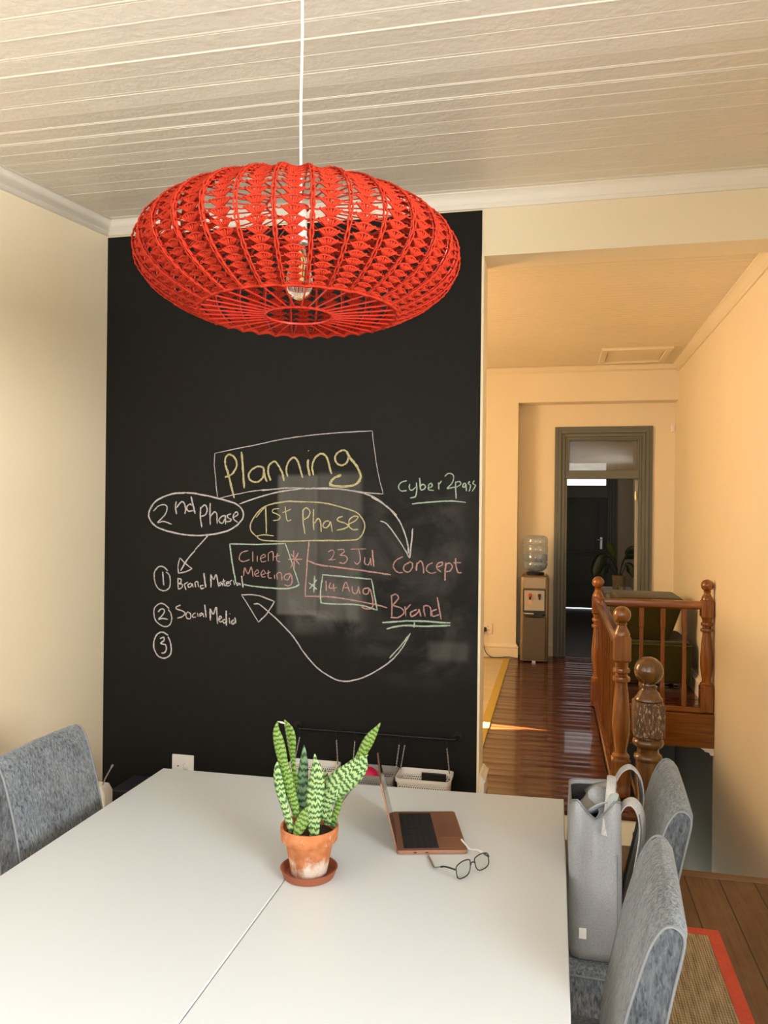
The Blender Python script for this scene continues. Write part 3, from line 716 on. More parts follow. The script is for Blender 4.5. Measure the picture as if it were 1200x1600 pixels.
# ---------------------------------------------------------------- two white tables
def table(corners, label):
    xs = [c[0] for c in corners]; ys = [c[1] for c in corners]
    cx, cy = sum(xs) / 4, sum(ys) / 4
    t = thing('meeting_table', label, 'table', (cx, cy, 0), 'white tables pushed together')
    mb = MB(); mb.prism(corners, 2, .70, .73); plabel(obj('tabletop', mb, m_white, t, bevel=.0025), 'white laminate top')
    mb = MB()
    mb.box(min(xs) + .06, min(ys) + .06, .655, max(xs) - .06, min(ys) + .09, .70); obj('underframe_rail', mb, m_wplas, t, bevel=.003); mb = MB()
    mb.box(min(xs) + .06, max(ys) - .12, .655, max(xs) - .06, max(ys) - .09, .70); obj('underframe_rail', mb, m_wplas, t, bevel=.003)
    for x in (min(xs) + .06, max(xs) - .10):
        for y in (min(ys) + .06, max(ys) - .13):
            mb = MB(); mb.box(x, y, .0, x + .04, y + .04, .70); obj('leg', mb, m_wplas, t, bevel=.004)
    return t
table([(-1.486, 1.19), (-.719, 1.20), (-.7195, 2.800), (-1.497, 2.788)], 'white table on the left, beside the grey chair by the wall')
table([(-.7165, 1.20), (.043, 1.22), (.044, 2.835), (-.7165, 2.801)], 'white table on the right, carrying the laptop and the glasses')

# ---------------------------------------------------------------- scroll-back dining chairs (front towards -x in local space)
PROF = [(0, .47), (.012, .563), (.045, .72), (.066, .80), (.098, .90), (.122, .943), (.140, .956), (.158, .952), (.170, .935), (.166, .90), (.150, .83), (.131, .74), (.112, .65), (.098, .55), (.092, .47)]
def dining_chair(label, loc, width=.44):
    t = thing('dining_chair', label, 'chair', loc, 'grey upholstered dining chairs', world=False); h = width / 2
    # backrest: rounded sides, slightly crowned top
    def ring(y, inset, drop):
        cx, cz = .085, .72; out = []
        for x, z in PROF:
            zz = z - drop * max(0, (z - .80) / .16); out.append((cx + (x - cx) * (1 - inset / .045 * .5) if inset else x, y, zz - (inset * .4 if z > .93 else 0)))
        return out
    mb = MB(); ys = [(-h, .012, .008), (-h + .006, .005, .004), (-h + .02, 0, .002), (-h * .5, 0, -.002), (0, 0, -.004), (h * .5, 0, -.002), (h - .02, 0, .002), (h - .006, .005, .004), (h, .012, .008)]
    mb.loft([ring(*a) for a in ys]); bk = obj('backrest', mb, m_seatfab, t, ang=1.2)
    for s in (-1, 1):
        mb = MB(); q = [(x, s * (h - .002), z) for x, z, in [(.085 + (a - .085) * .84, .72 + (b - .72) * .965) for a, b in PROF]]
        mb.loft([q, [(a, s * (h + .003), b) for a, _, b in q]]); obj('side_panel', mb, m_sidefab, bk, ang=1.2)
        q = [(.085 + (a - .085) * .91, s * (h + .001), .72 + (b - .72) * .972) for a, b in PROF]
        mb = MB(); mb.tube(catmull(q, 3), .0035, 6); obj('piping', mb, m_piping, bk)
    # seat
    mb = MB(); sx0, sx1 = -.40, .085
    def rr(z, e):
        c = .035; P = []
        for cx, cy, a0 in ((sx1 - c - e, h - c - e, 0), (sx0 + c + e, h - c - e, 90), (sx0 + c + e, -h + c + e, 180), (sx1 - c - e, -h + c + e, 270)):
            for k in range(5): a = R(a0 + k * 22.5); P.append((cx + c * math.cos(a), cy + c * math.sin(a), z))
        return P
    mb.loft([rr(.335, 0), rr(.34, 0), rr(.455, 0), rr(.470, .006), rr(.478, .02), rr(.482, .07)]); st = obj('seat', mb, m_seatfab, t, ang=1.0)
    mb = MB(); mb.tube([(a, b, .462) for a, b, _ in rr(0, -.002)], .0035, 6, True); obj('piping', mb, m_piping, st)
    for x, y, dx in ((sx0 + .035, -h + .04, 0), (sx0 + .035, h - .04, 0), (sx1 - .03, -h + .04, .05), (sx1 - .03, h - .04, .05)):
        mb = MB(); mb.loft([[(x + dx + a * .015, y + b * .015, 0) for a, b in ((-1, -1), (1, -1), (1, 1), (-1, 1))], [(x + a * .022, y + b * .022, .336) for a, b in ((-1, -1), (1, -1), (1, 1), (-1, 1))]])
        obj('leg', mb, m_darkwood, t, bevel=.003)
    return t
c1 = dining_chair('grey chair nearest the viewer on the right, standing over the orange-edged rug', (.108, 1.815, 0.0)); c1.rotation_euler = (0, 0, R(-4))
def chair_copy(label, loc, rz, sy=1.0):
    c = copy_tree(c1); c['label'] = label; c.location = loc; c.rotation_euler = (0, 0, rz); c.scale = (1, sy, 1); return c
chair_copy('grey chair holding the canvas backpack, in front of the wooden newel post', (.218, 2.445, 0), R(-3), 1.05)
chair_copy('grey chair on the left side of the tables, against the cream wall', (-1.578, 2.325, 0), math.pi)

# ---------------------------------------------------------------- jute rug under the right-hand chairs
def rug(name, x0, y0, x1, y1, z, bw, mf, mborder, label, th=.008):
    t = thing(name, label, 'rug', ((x0 + x1) / 2, (y0 + y1) / 2, z))
    mb = MB(); mb.box(x0 + bw * .9, y0 + bw * .9, z, x1 - bw * .9, y1 - bw * .9, z + th - .001); obj('weave', mb, mf, t, smooth=False)
    mb = MB()
    mb.prism([(x0, y0), (x0 + bw, y0 + bw), (x0 + bw, y1 - bw), (x0, y1)], 2, z, z + th); mb.prism([(x1, y0), (x1 - bw, y0 + bw), (x1 - bw, y1 - bw), (x1, y1)], 2, z, z + th)
    mb.prism([(x0, y0), (x1, y0), (x1 - bw, y0 + bw), (x0 + bw, y0 + bw)], 2, z, z + th); mb.prism([(x0, y1), (x1, y1), (x1 - bw, y1 - bw), (x0 + bw, y1 - bw)], 2, z, z + th)
    obj('border', mb, mborder, t, bevel=.002); return t
rug('floor_rug', -2.0, .7, .692, 3.47, .0, .052, m_jute, m_coral, 'brown woven jute rug with a coral red border under the chairs')
rug('floor_rug', -2.3, 4.62, -.415, 7.74, ZH, .062, m_hrug, m_mustard, 'beige rug with a mustard border on the glossy hall floor')

# ---------------------------------------------------------------- pendant lamp with a crocheted shade
LC = Vector((-.619, 1.809, 2.364)); LA, LB = .391, .166
lamp = thing('pendant_lamp', 'large orange-red crocheted pendant lamp hanging over the tables', 'lamp', tuple(LC))
NR, NROW = 32, 21; PH0 = R(-52); PH1 = R(52)      # crochet runs between two round openings
def sh(th, ph, k=1.0, sag=0.0):
    fr = (th / (2 * math.pi) * NR) % 1.0; s_ = 1 - sag * math.sin(math.pi * fr)
    return LC + Vector((LA * k * s_ * math.cos(ph) * math.cos(th), LA * k * s_ * math.cos(ph) * math.sin(th), LB * (k * .5 + .5) * s_ * math.sin(ph)))
# rows evenly spaced along the profile
tab = []; acc = 0; pr_ = None
for k in range(401):
    ph = PH0 + (PH1 - PH0) * k / 400; q = (LA * math.cos(ph), LB * math.sin(ph))
    if pr_: acc += math.hypot(q[0] - pr_[0], q[1] - pr_[1])
    tab.append((acc, ph)); pr_ = q
def row(v):
    s_ = max(0, min(1, v / NROW)) * acc
    lo, hi = 0, 400
    while hi - lo > 1:
        mid = (lo + hi) // 2
        if tab[mid][0] <= s_: lo = mid
        else: hi = mid
    a, b = tab[lo], tab[hi]; u = (s_ - a[0]) / max(1e-9, b[0] - a[0]); return a[1] + (b[1] - a[1]) * u
mb = MB(); dT = 2 * math.pi / NR; SAG = .035; rl = random.Random(11)
def S(c, u, v, k=1.0): return sh((c + u) * dT, row(v), k, SAG)
for c in range(NR):
    for r in range(NROW):
        jt = lambda a: rl.uniform(-a, a)
        wd = math.cos(row(r + .5)) ** .5
        for u in (-.32, -.215, -.11, 0, .11, .215, .32):    # a fan of stitches spreading from one loop
            top = r + 1.0 - .55 * abs(u) - jt(.04)
            P = [S(c, .5 + u * .12, r + .06), S(c, .5 + u * .62 + jt(.012), r + .5, 1.010), S(c, .5 + u + jt(.015), top, 1.004)]
            mb.tube(P, [.0020, .0030 * wd, .0027 * wd], 5)
        # the arch that closes the fan and runs out to the ribs
        A = [S(c, 0.02, r + .62 + jt(.05)), S(c, .13, r + .60), S(c, .24, r + .76, 1.004), S(c, .36, r + .95, 1.008), S(c, .5, r + 1.05, 1.010), S(c, .64, r + .95, 1.008), S(c, .76, r + .76, 1.004), S(c, .87, r + .60), S(c, .98, r + .62 + jt(.05))]
        mb.tube(A, [.0018, .0018, .0022, .0026, .0026, .0026, .0022, .0018, .0018], 4)
    for du in (-.035, .035):                              # the doubled yarn along every rib
        mb.tube([sh((c + du * (1.1 + .5 * math.sin(k * 1.5))) * dT, row(k * NROW / 63), 1.004 + .004 * (k % 2)) for k in range(64)], [.0019 + .0009 * (k % 3 == 0) for k in range(64)], 5)
for ph in (PH0, PH1):
    for kk in (1.0, 1.012): mb.tube([sh(k / 192 * 2 * math.pi, ph + (.012 if ph < 0 else -.012), kk, SAG) for k in range(192)], .0042, 6, True)
obj('crochet_shade', mb, m_red, lamp, ang=3)
RI = .21 * LA                                            # radius of the small wire rings
def inner(th, s_): return LC + Vector((RI * math.cos(th), RI * math.sin(th), s_ * LB * .80))
mb = MB(); mb.tube([inner(0, -1)] + [sh(0, PH0 * 1.0 + (PH1 - PH0) * k / 30, .985) for k in range(31)] + [inner(0, 1)], .0020, 5)
rib0 = obj('wire_rib', mb, m_redw, lamp)
# each rib is a mesh of its own: turned copies about the lamp's axis
for c in range(1, NR):
    o = rib0.copy(); col.objects.link(o); o.parent = lamp; o.rotation_euler = (0, 0, c * dT)
for nm, ph in (('bottom_ring', -1), ('top_ring', 1)):
    mb = MB(); mb.tube([inner(k / 64 * 2 * math.pi, ph) for k in range(64)], .0030, 6, True); obj(nm, mb, m_redw, lamp)
ztop = LC.z + LB * .80
mb = MB()
for a in (0, 1, 2): mb.tube([inner(a * 2 * math.pi / 3 + .3, 1), (LC.x + .018 * math.cos(a * 2.094 + .3), LC.y + .018 * math.sin(a * 2.094 + .3), ztop)], .002, 5)
mb.lathe([(.022, -.004), (.022, .004)], (LC.x, LC.y, ztop), 20); obj('spider', mb, m_redw, lamp)
mb = MB(); zceil = zc(LC.y)
mb.tube([(LC.x + .001 * math.sin(k), LC.y, ztop - .02 + (zceil - ztop + .02) * k / 12) for k in range(13)], .0034, 8); plabel(obj('cord', mb, m_wplas, lamp), 'white cord')
mb = MB(); mb.lathe([(.045, -.001), (.045, -.012), (.03, -.024), (.006, -.03)], (LC.x, LC.y, zceil), 24); obj('ceiling_rose', mb, m_wplas, lamp)
mb = MB(); mb.lathe([(.005, .03), (.014, .028), (.0175, .01), (.0175, -.045), (.020, -.05), (.020, -.066), (.015, -.066)], (LC.x, LC.y, ztop - .023), 20); plabel(obj('lamp_holder', mb, m_wplas, lamp), 'white lamp holder')
zb0 = ztop - .088
mb = MB(); bp = [(.0125, 0), (.0135, -.012), (.017, -.03), (.025, -.055), (.0325, -.082), (.0335, -.100), (.030, -.118), (.020, -.132), (.008, -.138), (.0005, -.139)]
mb.lathe(bp, (LC.x, LC.y, zb0), 28); bulb = plabel(obj('bulb', mb, m_bulb, lamp), 'clear glass bulb')
mb = MB()
for a in range(4):
    x, y = LC.x + .010 * math.cos(a * 1.57), LC.y + .010 * math.sin(a * 1.57)
    mb.tube([(LC.x, LC.y, zb0 - .02), (x, y, zb0 - .045), (x * .6 + LC.x * .4, y * .6 + LC.y * .4, zb0 - .10), (LC.x, LC.y, zb0 - .06)], .0011, 5)
obj('filament', mb, m_gold, bulb)
mb = MB(); mb.lathe([(.0128, .012), (.0128, -.004)], (LC.x, LC.y, zb0), 20); obj('screw_cap', mb, m_steel, bulb)

# ---------------------------------------------------------------- snake plant in its pot
PX, PY, PZ = -.661, 2.068, .730
sau = MB(); sau.lathe([(.060, 0), (.070, .001), (.0785, .022), (.0805, .025), (.0765, .025), (.067, .0075), (.0005, .0065)], (PX, PY, PZ), 48)
tag(obj('plant_saucer', sau, m_saucer, off=(PX, PY, PZ)), 'round brown terracotta saucer on the table seam under the plant pot', 'saucer')
pot = thing('potted_snake_plant', 'snake plant with banded leaves in a weathered terracotta pot on the table', 'plant', (PX, PY, PZ + .0075))
b0 = PZ + .0075
mb = MB(); mb.lathe([(.0005, 0), (.047, 0), (.050, .003), (.067, .092), (.068, .094), (.076, .094), (.079, .098), (.0815, .130), (.0805, .134), (.0765, .134), (.0735, .131), (.0705, .100)], (PX, PY, b0), 56, cap=False)
obj('pot', mb, m_terra, pot)
mb = MB(); mb.lathe([(.0725, .108), (.050, .113), (.03, .110), (.0005, .114)], (PX, PY, b0), 30, cap=False); obj('soil', mb, m_soil, pot)
def leaf(pts, y0, y1, mt, cup=.28, twist=0.0, name='leaf', th=.0022):
    # pts: (x, z, half width) in metres from the pot's foot, seen from the front; depth runs from y0 to y1
    me = MB(); C = catmull([(a, b, c) for a, b, c in pts], 6); n = len(C); uvl = me.bm.loops.layers.uv.new('UVMap'); rows_ = []; L = 0
    for i, p in enumerate(C):
        q0, q1 = C[max(i - 1, 0)], C[min(i + 1, n - 1)]; T = Vector((q1.x - q0.x, 0, q1.y - q0.y)); T = T.normalized() if T.length > 1e-6 else Vector((0, 0, 1))
        if i: L += math.hypot(C[i].x - C[i - 1].x, C[i].y - C[i - 1].y)
        u = i / (n - 1); N = Vector((T.z, 0, -T.x)); a = twist * u; N = Vector((N.x * math.cos(a), math.sin(a), N.z * math.cos(a))); B = T.cross(N).normalized()
        w_ = max(.0006, p.z); y = PY + y0 + (y1 - y0) * u; base = Vector((PX + p.x, y, b0 + p.y)); rw = []
        for k in range(7):
            s_ = (k - 3) / 3; rw.append((me.v(base + N * (s_ * w_) + B * (cup * w_ * (s_ * s_ - .4))), s_ * w_, L))
        rows_.append(rw)
    for a, b in zip(rows_, rows_[1:]):
        for k in range(6):
            q = [a[k], a[k + 1], b[k + 1], b[k]]; f_ = me.f([x[0] for x in q])
            if f_:
                for lp, x in zip(f_.loops, q): lp[uvl].uv = (x[1] + .5, x[2])
    o = obj(name, me, mt, pot, ang=3); s_ = o.modifiers.new('solid', 'SOLIDIFY'); s_.thickness = th; s_.offset = 0
    return o
KX, KZ = .0003255, .000314   # metres per step of the leaf tables, across and up
def zp(L_): return [((x - 359 - (1388 - y) * .0105) * KX, (1388 - y) * KZ, h * .000375) for x, y, h in L_]
leaf(zp([(435, 1030, 36), (428, 930, 46), (430, 800, 58), (440, 650, 66), (452, 520, 58), (452, 420, 38), (440, 340, 14), (437, 296, 2)]), -.030, -.026, m_leaf)
leaf(zp([(512, 965, 26), (516, 850, 32), (512, 720, 36), (503, 620, 30), (495, 520, 14), (490, 470, 2)]), .012, .018, m_leaf)
leaf(zp([(478, 900, 34), (490, 790, 44), (545, 665, 74), (640, 560, 92), (740, 470, 84), (815, 385, 66), (850, 330, 36), (872, 300, 9), (892, 284, 1)]), -.004, -.012, m_leaf, .2)
leaf(zp([(545, 960, 20), (585, 850, 24), (615, 740, 22), (650, 640, 20), (720, 480, 26), (800, 330, 34), (850, 230, 40), (895, 150, 32), (935, 90, 16), (966, 38, 2)]), .018, .034, m_leafy, .25)
leaf(zp([(240, 1005, 28), (205, 890, 28), (165, 760, 30), (130, 630, 36), (112, 520, 33), (108, 440, 20), (112, 386, 3)]), -.030, -.036, m_leaf)
leaf(zp([(268, 880, 26), (245, 780, 34), (212, 660, 42), (180, 520, 44), (150, 400, 36), (128, 290, 40), (108, 190, 36), (95, 110, 22), (106, 32, 2)]), -.018, -.030, m_leafy, .3, .3)
leaf(zp([(250, 800, 12), (232, 620, 18), (210, 470, 18), (198, 350, 24), (190, 240, 38), (176, 150, 38), (152, 90, 24), (132, 46, 3)]), .012, .004, m_leafy, .2, -.25)
leaf(zp([(305, 940, 48), (296, 820, 56), (290, 700, 50), (290, 560, 42), (298, 430, 32), (300, 340, 18), (298, 270, 2)]), .004, .016, m_leafd)
leaf(zp([(285, 1012, 22), (305, 960, 40), (335, 890, 46), (360, 820, 34), (376, 770, 3)]), -.044, -.020, m_leafy, .2)
for x, y, r in ((560, 955, 20), (585, 935, 16), (575, 975, 18)):
    leaf(zp([(x, y + 20, 4), (x, y, r), (x + 6, y - 14, r * .7), (x + 10, y - 26, 1)]), .02, .0, mat('small_green_sprout', (.10, .32, .10), .5), name='sprout')
q = [Vector((PX + a, PY - .032, b0 + z)) for a, z, _ in zp([(112, 32, 0), (150, 38, 0), (180, 48, 0)])]
mb = MB(); mb.tube(q, [.001, .003, .0008], 6); plabel(obj('dry_tip', mb, mat('dry_leaf_tip', (.72, .62, .48), .7), pot), 'dry pale leaf tip')

# ---------------------------------------------------------------- laptop
H0, H1, G0, G1 = Vector((-.447, 2.252, .731)), Vector((-.524, 2.544, .731)), Vector((-.245, 2.315, .731)), Vector((-.322, 2.607, .731))
ax = (H1 - H0).normalized(); ay = (G0 - H0).normalized(); ay = (ay - ax * ay.dot(ax)).normalized(); az = Vector((0, 0, 1))
LW, LD = .302, .212
ML = Matrix(((ax.x, ay.x, 0, H0.x), (ax.y, ay.y, 0, H0.y), (0, 0, 1, .7305), (0, 0, 0, 1)))
lap = thing('laptop', 'open rose gold laptop with black keys, seen from its side on the table', 'laptop', tuple(H0.lerp(G1, .5)))
def rrect(x0, y0, x1, y1, r, n=5):
    P = []
    for cx, cy, a0 in ((x1 - r, y1 - r, 0), (x0 + r, y1 - r, 90), (x0 + r, y0 + r, 180), (x1 - r, y0 + r, 270)):
        for k in range(n): a = R(a0 + 90 * k / (n - 1)); P.append((cx + r * math.cos(a), cy + r * math.sin(a)))
    return P
def plate(M_, x0, y0, x1, y1, r, z0, z1, mt, nm, par, bev=0):
    mb = MB(); P = rrect(x0, y0, x1, y1, r); mb.loft([[M_ @ Vector((a, b, z0)) for a, b in P], [M_ @ Vector((a, b, z1)) for a, b in P]]); return obj(nm, mb, mt, par, smooth=True, bevel=bev)
base = plate(ML, 0, 0, LW, LD, .010, 0, .0115, m_copper, 'base', lap, .0012)
plate(ML, .016, .022, LW - .016, .128, .003, .0112, .0118, m_black, 'key_well', base)
rows = [(.026, .010, [1] * 14), (.0415, .0155, [1] * 13 + [1.5]), (.060, .0155, [1.5] + [1] * 13), (.0785, .0155, [1.8] + [1] * 11 + [1.7]), (.097, .0155, [2.3] + [1] * 10 + [2.2]), (.1135, .0125, [1, 1, 1, 1.25, 5.2, 1.25, 1, 1, 1, 1])]
kk = None
for y0, hh, ws in rows:
    tot = sum(ws); x = .018; Wd = LW - .036
    for wv_ in ws:
        ww = Wd * wv_ / tot
        plate(ML, x + .0009, y0, x + ww - .0009, y0 + hh, .0016, .0116, .0127, m_key, 'key', base); x += ww
plate(ML, .094, .137, .208, .207, .004, .0113, .0118, mat('rose_gold_trackpad', (.33, .165, .107), .35, .7), 'trackpad', base)
AL = R(104); bd = -ay * (-math.cos(AL)); up = Vector((bd.x, bd.y, math.sin(AL))).normalized(); nn = ax.cross(up).normalized()
MS = Matrix(((ax.x, up.x, nn.x, H0.x), (ax.y, up.y, nn.y, H0.y), (0, up.z, nn.z, .7405), (0, 0, 0, 1)))
lid = plate(MS, 0, .002, LW, .208, .010, -.0025, .0025, m_copper, 'lid', lap, .001)
sgn = 1 if nn.dot(ay) > 0 else -1
mb = MB(); P = rrect(.004, .008, LW - .004, .204, .006); mb.loft([[MS @ Vector((a, b, sgn * .0024)) for a, b in P], [MS @ Vector((a, b, sgn * .0031)) for a, b in P]]); obj('screen', mb, m_screen, lid)
mb = MB(); mb.tube([H0 + ax * .06 + az * .010, H0 + ax * .24 + az * .010], .0045, 8); obj('hinge', mb, m_black, lap)
for a in (.10, .135):
    mb = MB(); mb.box(-.0004, .05 + (a - .10), .004, .001, .059 + (a - .10), .0075, 0, ML @ Matrix(((0, -1, 0, 0), (1, 0, 0, 0), (0, 0, 1, 0), (0, 0, 0, 1))) if False else ML); obj('port', mb, m_black, base)

# ---------------------------------------------------------------- glasses
g0, g1 = Vector((-.251, 2.124, .7325)), Vector((-.168, 2.232, .7325))
ga = (g1 - g0).normalized(); gb = Vector((-ga.y, ga.x, 0)); GW = (g1 - g0).length
gl = thing('eyeglasses', 'black and clear framed glasses lying open on the table beside the laptop', 'glasses', tuple(g0.lerp(g1, .5)))
tilt = Vector((gb.x * .18, gb.y * .18, 1)).normalized()
def gp(u, v, d=0.0): return g0 + ga * (u * GW) + tilt * v + gb * d
def lens(u0, u1, flip):
    Q = [(.04, .010), (.02, .022), (.06, .037), (.5, .043), (.94, .040), (1.0, .030), (.92, .012), (.72, .0025), (.42, .001), (.18, .003)]
    return [gp(u0 + (u1 - u0) * ((1 - a) if flip else a), b + .001, .004 * math.sin(math.pi * (u0 + (u1 - u0) * a))) for a, b in Q]
mb = MB(); rims = []
for u0, u1, fl in ((.0, .45, False), (.55, 1.0, True)):
    C = catmull(lens(u0, u1, fl), 5, True); rims.append(C); mb.tube(C, .0017, 6, True)
mb.tube(catmull([gp(.43, .028), gp(.47, .031, .003), gp(.53, .031, .003), gp(.57, .028)], 4), .0018, 6)
obj('frame', mb, m_black, gl)
for C in rims:
    mb = MB(); mb.loft([[p - gb * .0004 for p in C], [p + gb * .0004 for p in C]]); obj('lens', mb, m_glass, gl, smooth=False)
ends = ((gp(0, .030), Vector((-.322, 2.180, .738)), Vector((-.354, 2.262, .7335))), (gp(1, .030), Vector((-.235, 2.305, .7465)), Vector((-.268, 2.366, .7465))))
for k, (a, b, c) in enumerate(ends):
    P = catmull([a, a + gb * .012 + Vector((0, 0, -.001)), a.lerp(b, .55) + Vector((0, 0, .006)), b, b.lerp(c, .5) + Vector((0, 0, -.0005)), c], 6)
    mb = MB(); mb.tube(P, [.0022 + .0008 * (i > len(P) * .6) for i in range(len(P))], 6); plabel(obj('temple', mb, m_wplas if k else m_steel, gl), ('temple with its glare painted white' if k else 'silver temple'))  # glare on the far temple is painted as white plastic
    mb = MB(); n = len(P); mb.tube(P[:n // 2 - (6 if k else 0)], .0026, 6); obj('temple_sleeve', mb, m_black, gl)

# ---------------------------------------------------------------- canvas backpack on the second chair
bag = thing('backpack', 'light grey canvas backpack standing half open on the chair seat', 'bag', (.125, 2.42, .483))
bx0, bx1, by0, by1 = .052, .196, 2.245, 2.60
def bring(z, k=1.0, pin=0.0, dz=None):
    P = []; n = 8
    pts = []
    cx, cy = (bx0 + bx1) / 2, (by0 + by1) / 2; hx, hy = (bx1 - bx0) / 2 * k, (by1 - by0) / 2 * k; c = min(.03, hx * .6)
    for sx, sy, a0 in ((1, -1, 270), (1, 1, 0), (-1, 1, 90), (-1, -1, 180)):
        for q in range(n): a = R(a0 + 90 * q / (n - 1)); pts.append(Vector((cx + sx * (hx - c) + c * math.cos(a), cy + sy * (hy - c) + c * math.sin(a), z)))
        if sx == 1 and sy == 1:
            for q in (1, 2, 3): pts.append(Vector((cx + (hx - c) * (1 - q / 2), cy + hy, z)))
        if sx == -1 and sy == 1:
            for q in range(1, 6): pts.append(Vector((cx - hx, cy + (hy - c) * (1 - q / 3), z)))
        if sx == -1 and sy == -1:
            for q in range(1, 8):
                u = 1 - abs(q - 4) / 4; pts.append(Vector((cx + (hx - c) * (q / 4 - 1), cy - hy + pin * u, z)))
    if dz:
        for p in pts: p.z += dz(p)
    return pts
cxm = (bx0 + bx1) / 2
def rim(p):
    # the near side dips in the middle of its zip; the back panel stands tallest
    f_ = max(0, 1 - (p.y - by0) / .12); m_ = max(0, 1 - abs(p.x - cxm) / .05); s_ = (p.x - bx0) / (bx1 - bx0)
    return -.075 * f_ * m_ + .058 * f_ - .050 + .006 * s_
mb = MB()
mb.loft([bring(.486, .80), bring(.490, .93), bring(.52, 1.0), bring(.60, 1.02, .004), bring(.70, 1.02, .008), bring(.80, 1.0, .014), bring(.86, .98, .022, lambda p: .3 * rim(p)), bring(.90, .97, .030, lambda p: .7 * rim(p)), bring(.935, .95, .034, rim)], True, True, False)
obj('body', mb, [m_canvas, m_bagshade], bag, ang=3, solid=.005, rim=0)
mb = MB(); mb.loft([bring(.60, .90, .01), bring(.80, .93, .02), bring(.925, .90, .034, rim)], True, True, False); plabel(obj('lining', mb, m_bagshade, bag, ang=3), 'inside of the bag, its shade painted dark')  # dark sheet standing in for the shade inside the bag
mb = MB(); rings = []
for k in range(9):
    y_ = by0 + .035 + (by1 - by0 - .05) * k / 8; z_ = .935 + rim(Vector((bx1, y_, 0)))
    rings.append([(cxm - .030 + .014 * math.sin(k * 1.1) + (bx1 - cxm + .024) * q / 6, y_, z_ - .004 + .010 * math.sin(math.pi * q / 6) * math.cos(k * .9) - .03 * (1 - q / 6) ** 2) for q in range(7)])
mb.loft(rings, False); obj('top_flap', mb, m_canvas, bag, ang=3, solid=.004)
mb = MB(); mb.loft([[(cxm - .006 + .016 * math.sin(k * .8), by0 + .042 + .06 * (k / 8), .876 + .075 * k / 8), (cxm + .012 + .010 * math.sin(k * .6), by0 + .048 + .06 * (k / 8), .874 + .078 * k / 8), (cxm + .030 + .004 * k / 8, by0 + .046 + .06 * (k / 8), .872 + .076 * k / 8)] for k in range(9)], False); obj('pocket_edge', mb, m_canvas, bag, ang=3, solid=.004)
mb = MB(); mb.tube(bring(.936, .95, .034, rim), .0028, 6, True); obj('zip', mb, mat('grey_zip', (.16, .17, .18), .5), bag)
mb = MB()
for x_ in (cxm - .012, bx1 - .012): mb.tube([(x_, by0 - .004 + (.014 if x_ < bx1 - .03 else .004), .50 + k * .03) for k in range(11)], .0014, 5)
obj('seam', mb, mat('grey_seam', (.22, .22, .225), .9), bag)
mb = MB(); mb.tube(catmull([(.150, by0 + .01, .845), (.160, by0 + .03, .91), (.168, by0 + .07, .965), (.174, by0 + .13, .975), (.178, by0 + .16, .94)], 5), .013, 8, flat=(1, .22), up=(1, 0, 0)); obj('handle_loop', mb, m_strap, bag)
mb = MB(); mb.tube(catmull([(.160, by0 + .02, .885), (.170, by0 + .035, .935), (.178, by0 + .06, .95)], 4), .012, 8, flat=(1, .35), up=(1, 0, 0)); obj('buckle', mb, mat('grey_green_buckle', (.30, .34, .34), .35), bag)
def strap(P, nm='shoulder_strap'):
    mb = MB(); mb.tube(catmull(P, 6), .024, 10, flat=(.16, 1), up=(0, 0, 1)); o = obj(nm, mb, m_strap, bag)
    q = len(P) // 2
    mb = MB(); mb.tube([v + Vector((-.0045, 0, 0)) for v in catmull(P[q - 1:], 6)], .021, 10, flat=(.10, 1), up=(1, 0, 0)); plabel(obj('strap_padding', mb, m_strapd, o), 'dark slate inner side of the strap')
strap([(.188, 2.30, .895), (.205, 2.30, .925), (.228, 2.295, .932), (.247, 2.29, .905), (.252, 2.285, .85), (.238, 2.28, .75), (.222, 2.275, .64), (.208, 2.27, .54)])
strap([(.190, 2.50, .915), (.212, 2.50, .955), (.240, 2.50, .968), (.266, 2.50, .940), (.276, 2.50, .88), (.262, 2.50, .78), (.236, 2.50, .66), (.212, 2.50, .55)])
mb = MB(); mb.box(.080, by0 - .005, .556, .100, by0 - .001, .585); plabel(obj('care_tag', mb, m_wplas, bag), 'small white tag at the bottom')

# ---------------------------------------------------------------- rail, hooks and hanging baskets on the black wall
rail = thing('hanging_rail', 'black metal rail fixed low across the chalkboard', 'rail', (-.89, 3.896, .612))
mb = MB(); mb.tube(catmull([(-1.312, 3.886, .619), (-1.308, 3.862, .614), (-1.288, 3.850, .612), (-1.24, 3.850, .612), (-.89, 3.850, .612), (-.53, 3.850, .612), (-.488, 3.850, .612), (-.468, 3.862, .614), (-.464, 3.886, .619)], 5), .0065, 10); obj('bar', mb, m_bmetal, rail)
for x in (-1.312, -.464):
    mb = MB(); mb.lathe([(.0005, 0), (.012, 0), (.021, .004), (.0215, .010), (.0005, .010)], n=24, M=Matrix.Translation((x, 3.896, .619)) @ Matrix.Rotation(R(90), 4, 'X') @ Matrix.Translation((0, 0, 0))); obj('flange', mb, m_bmetal, rail)
hx_ = [(-1.287, -1.312), (-1.089, -1.078), (-.990, -.998), (-.757, -.745), (-.728, -.748), (-.514, -.498)]
hlab = ['black hook at the left end of the rail', 'black hook second from the left end of the rail', 'black hook third from the left on the rail, by the grey basket', 'black hook fourth from the left on the rail, by the grey basket', 'black hook holding the left end of the front white basket', 'black hook at the right end of the rail']
for (x, _), lb in zip(hx_, hlab):
    mb = MB(); P = [Vector((x, 3.850 - .0095 * math.sin(R(a)), .612 + .0095 * math.cos(R(a)))) for a in range(-120, 91, 30)]
    P += [Vector((x, 3.8405, .600)), Vector((x, 3.841, .578)), Vector((x, 3.848, .570)), Vector((x, 3.857, .577))]
    mb.tube(catmull(P, 3), .0026, 7); tag(obj('rail_hook', mb, m_bmetal, off=(x, 3.85, .57)), lb, 'hook', 'hooks on the rail')
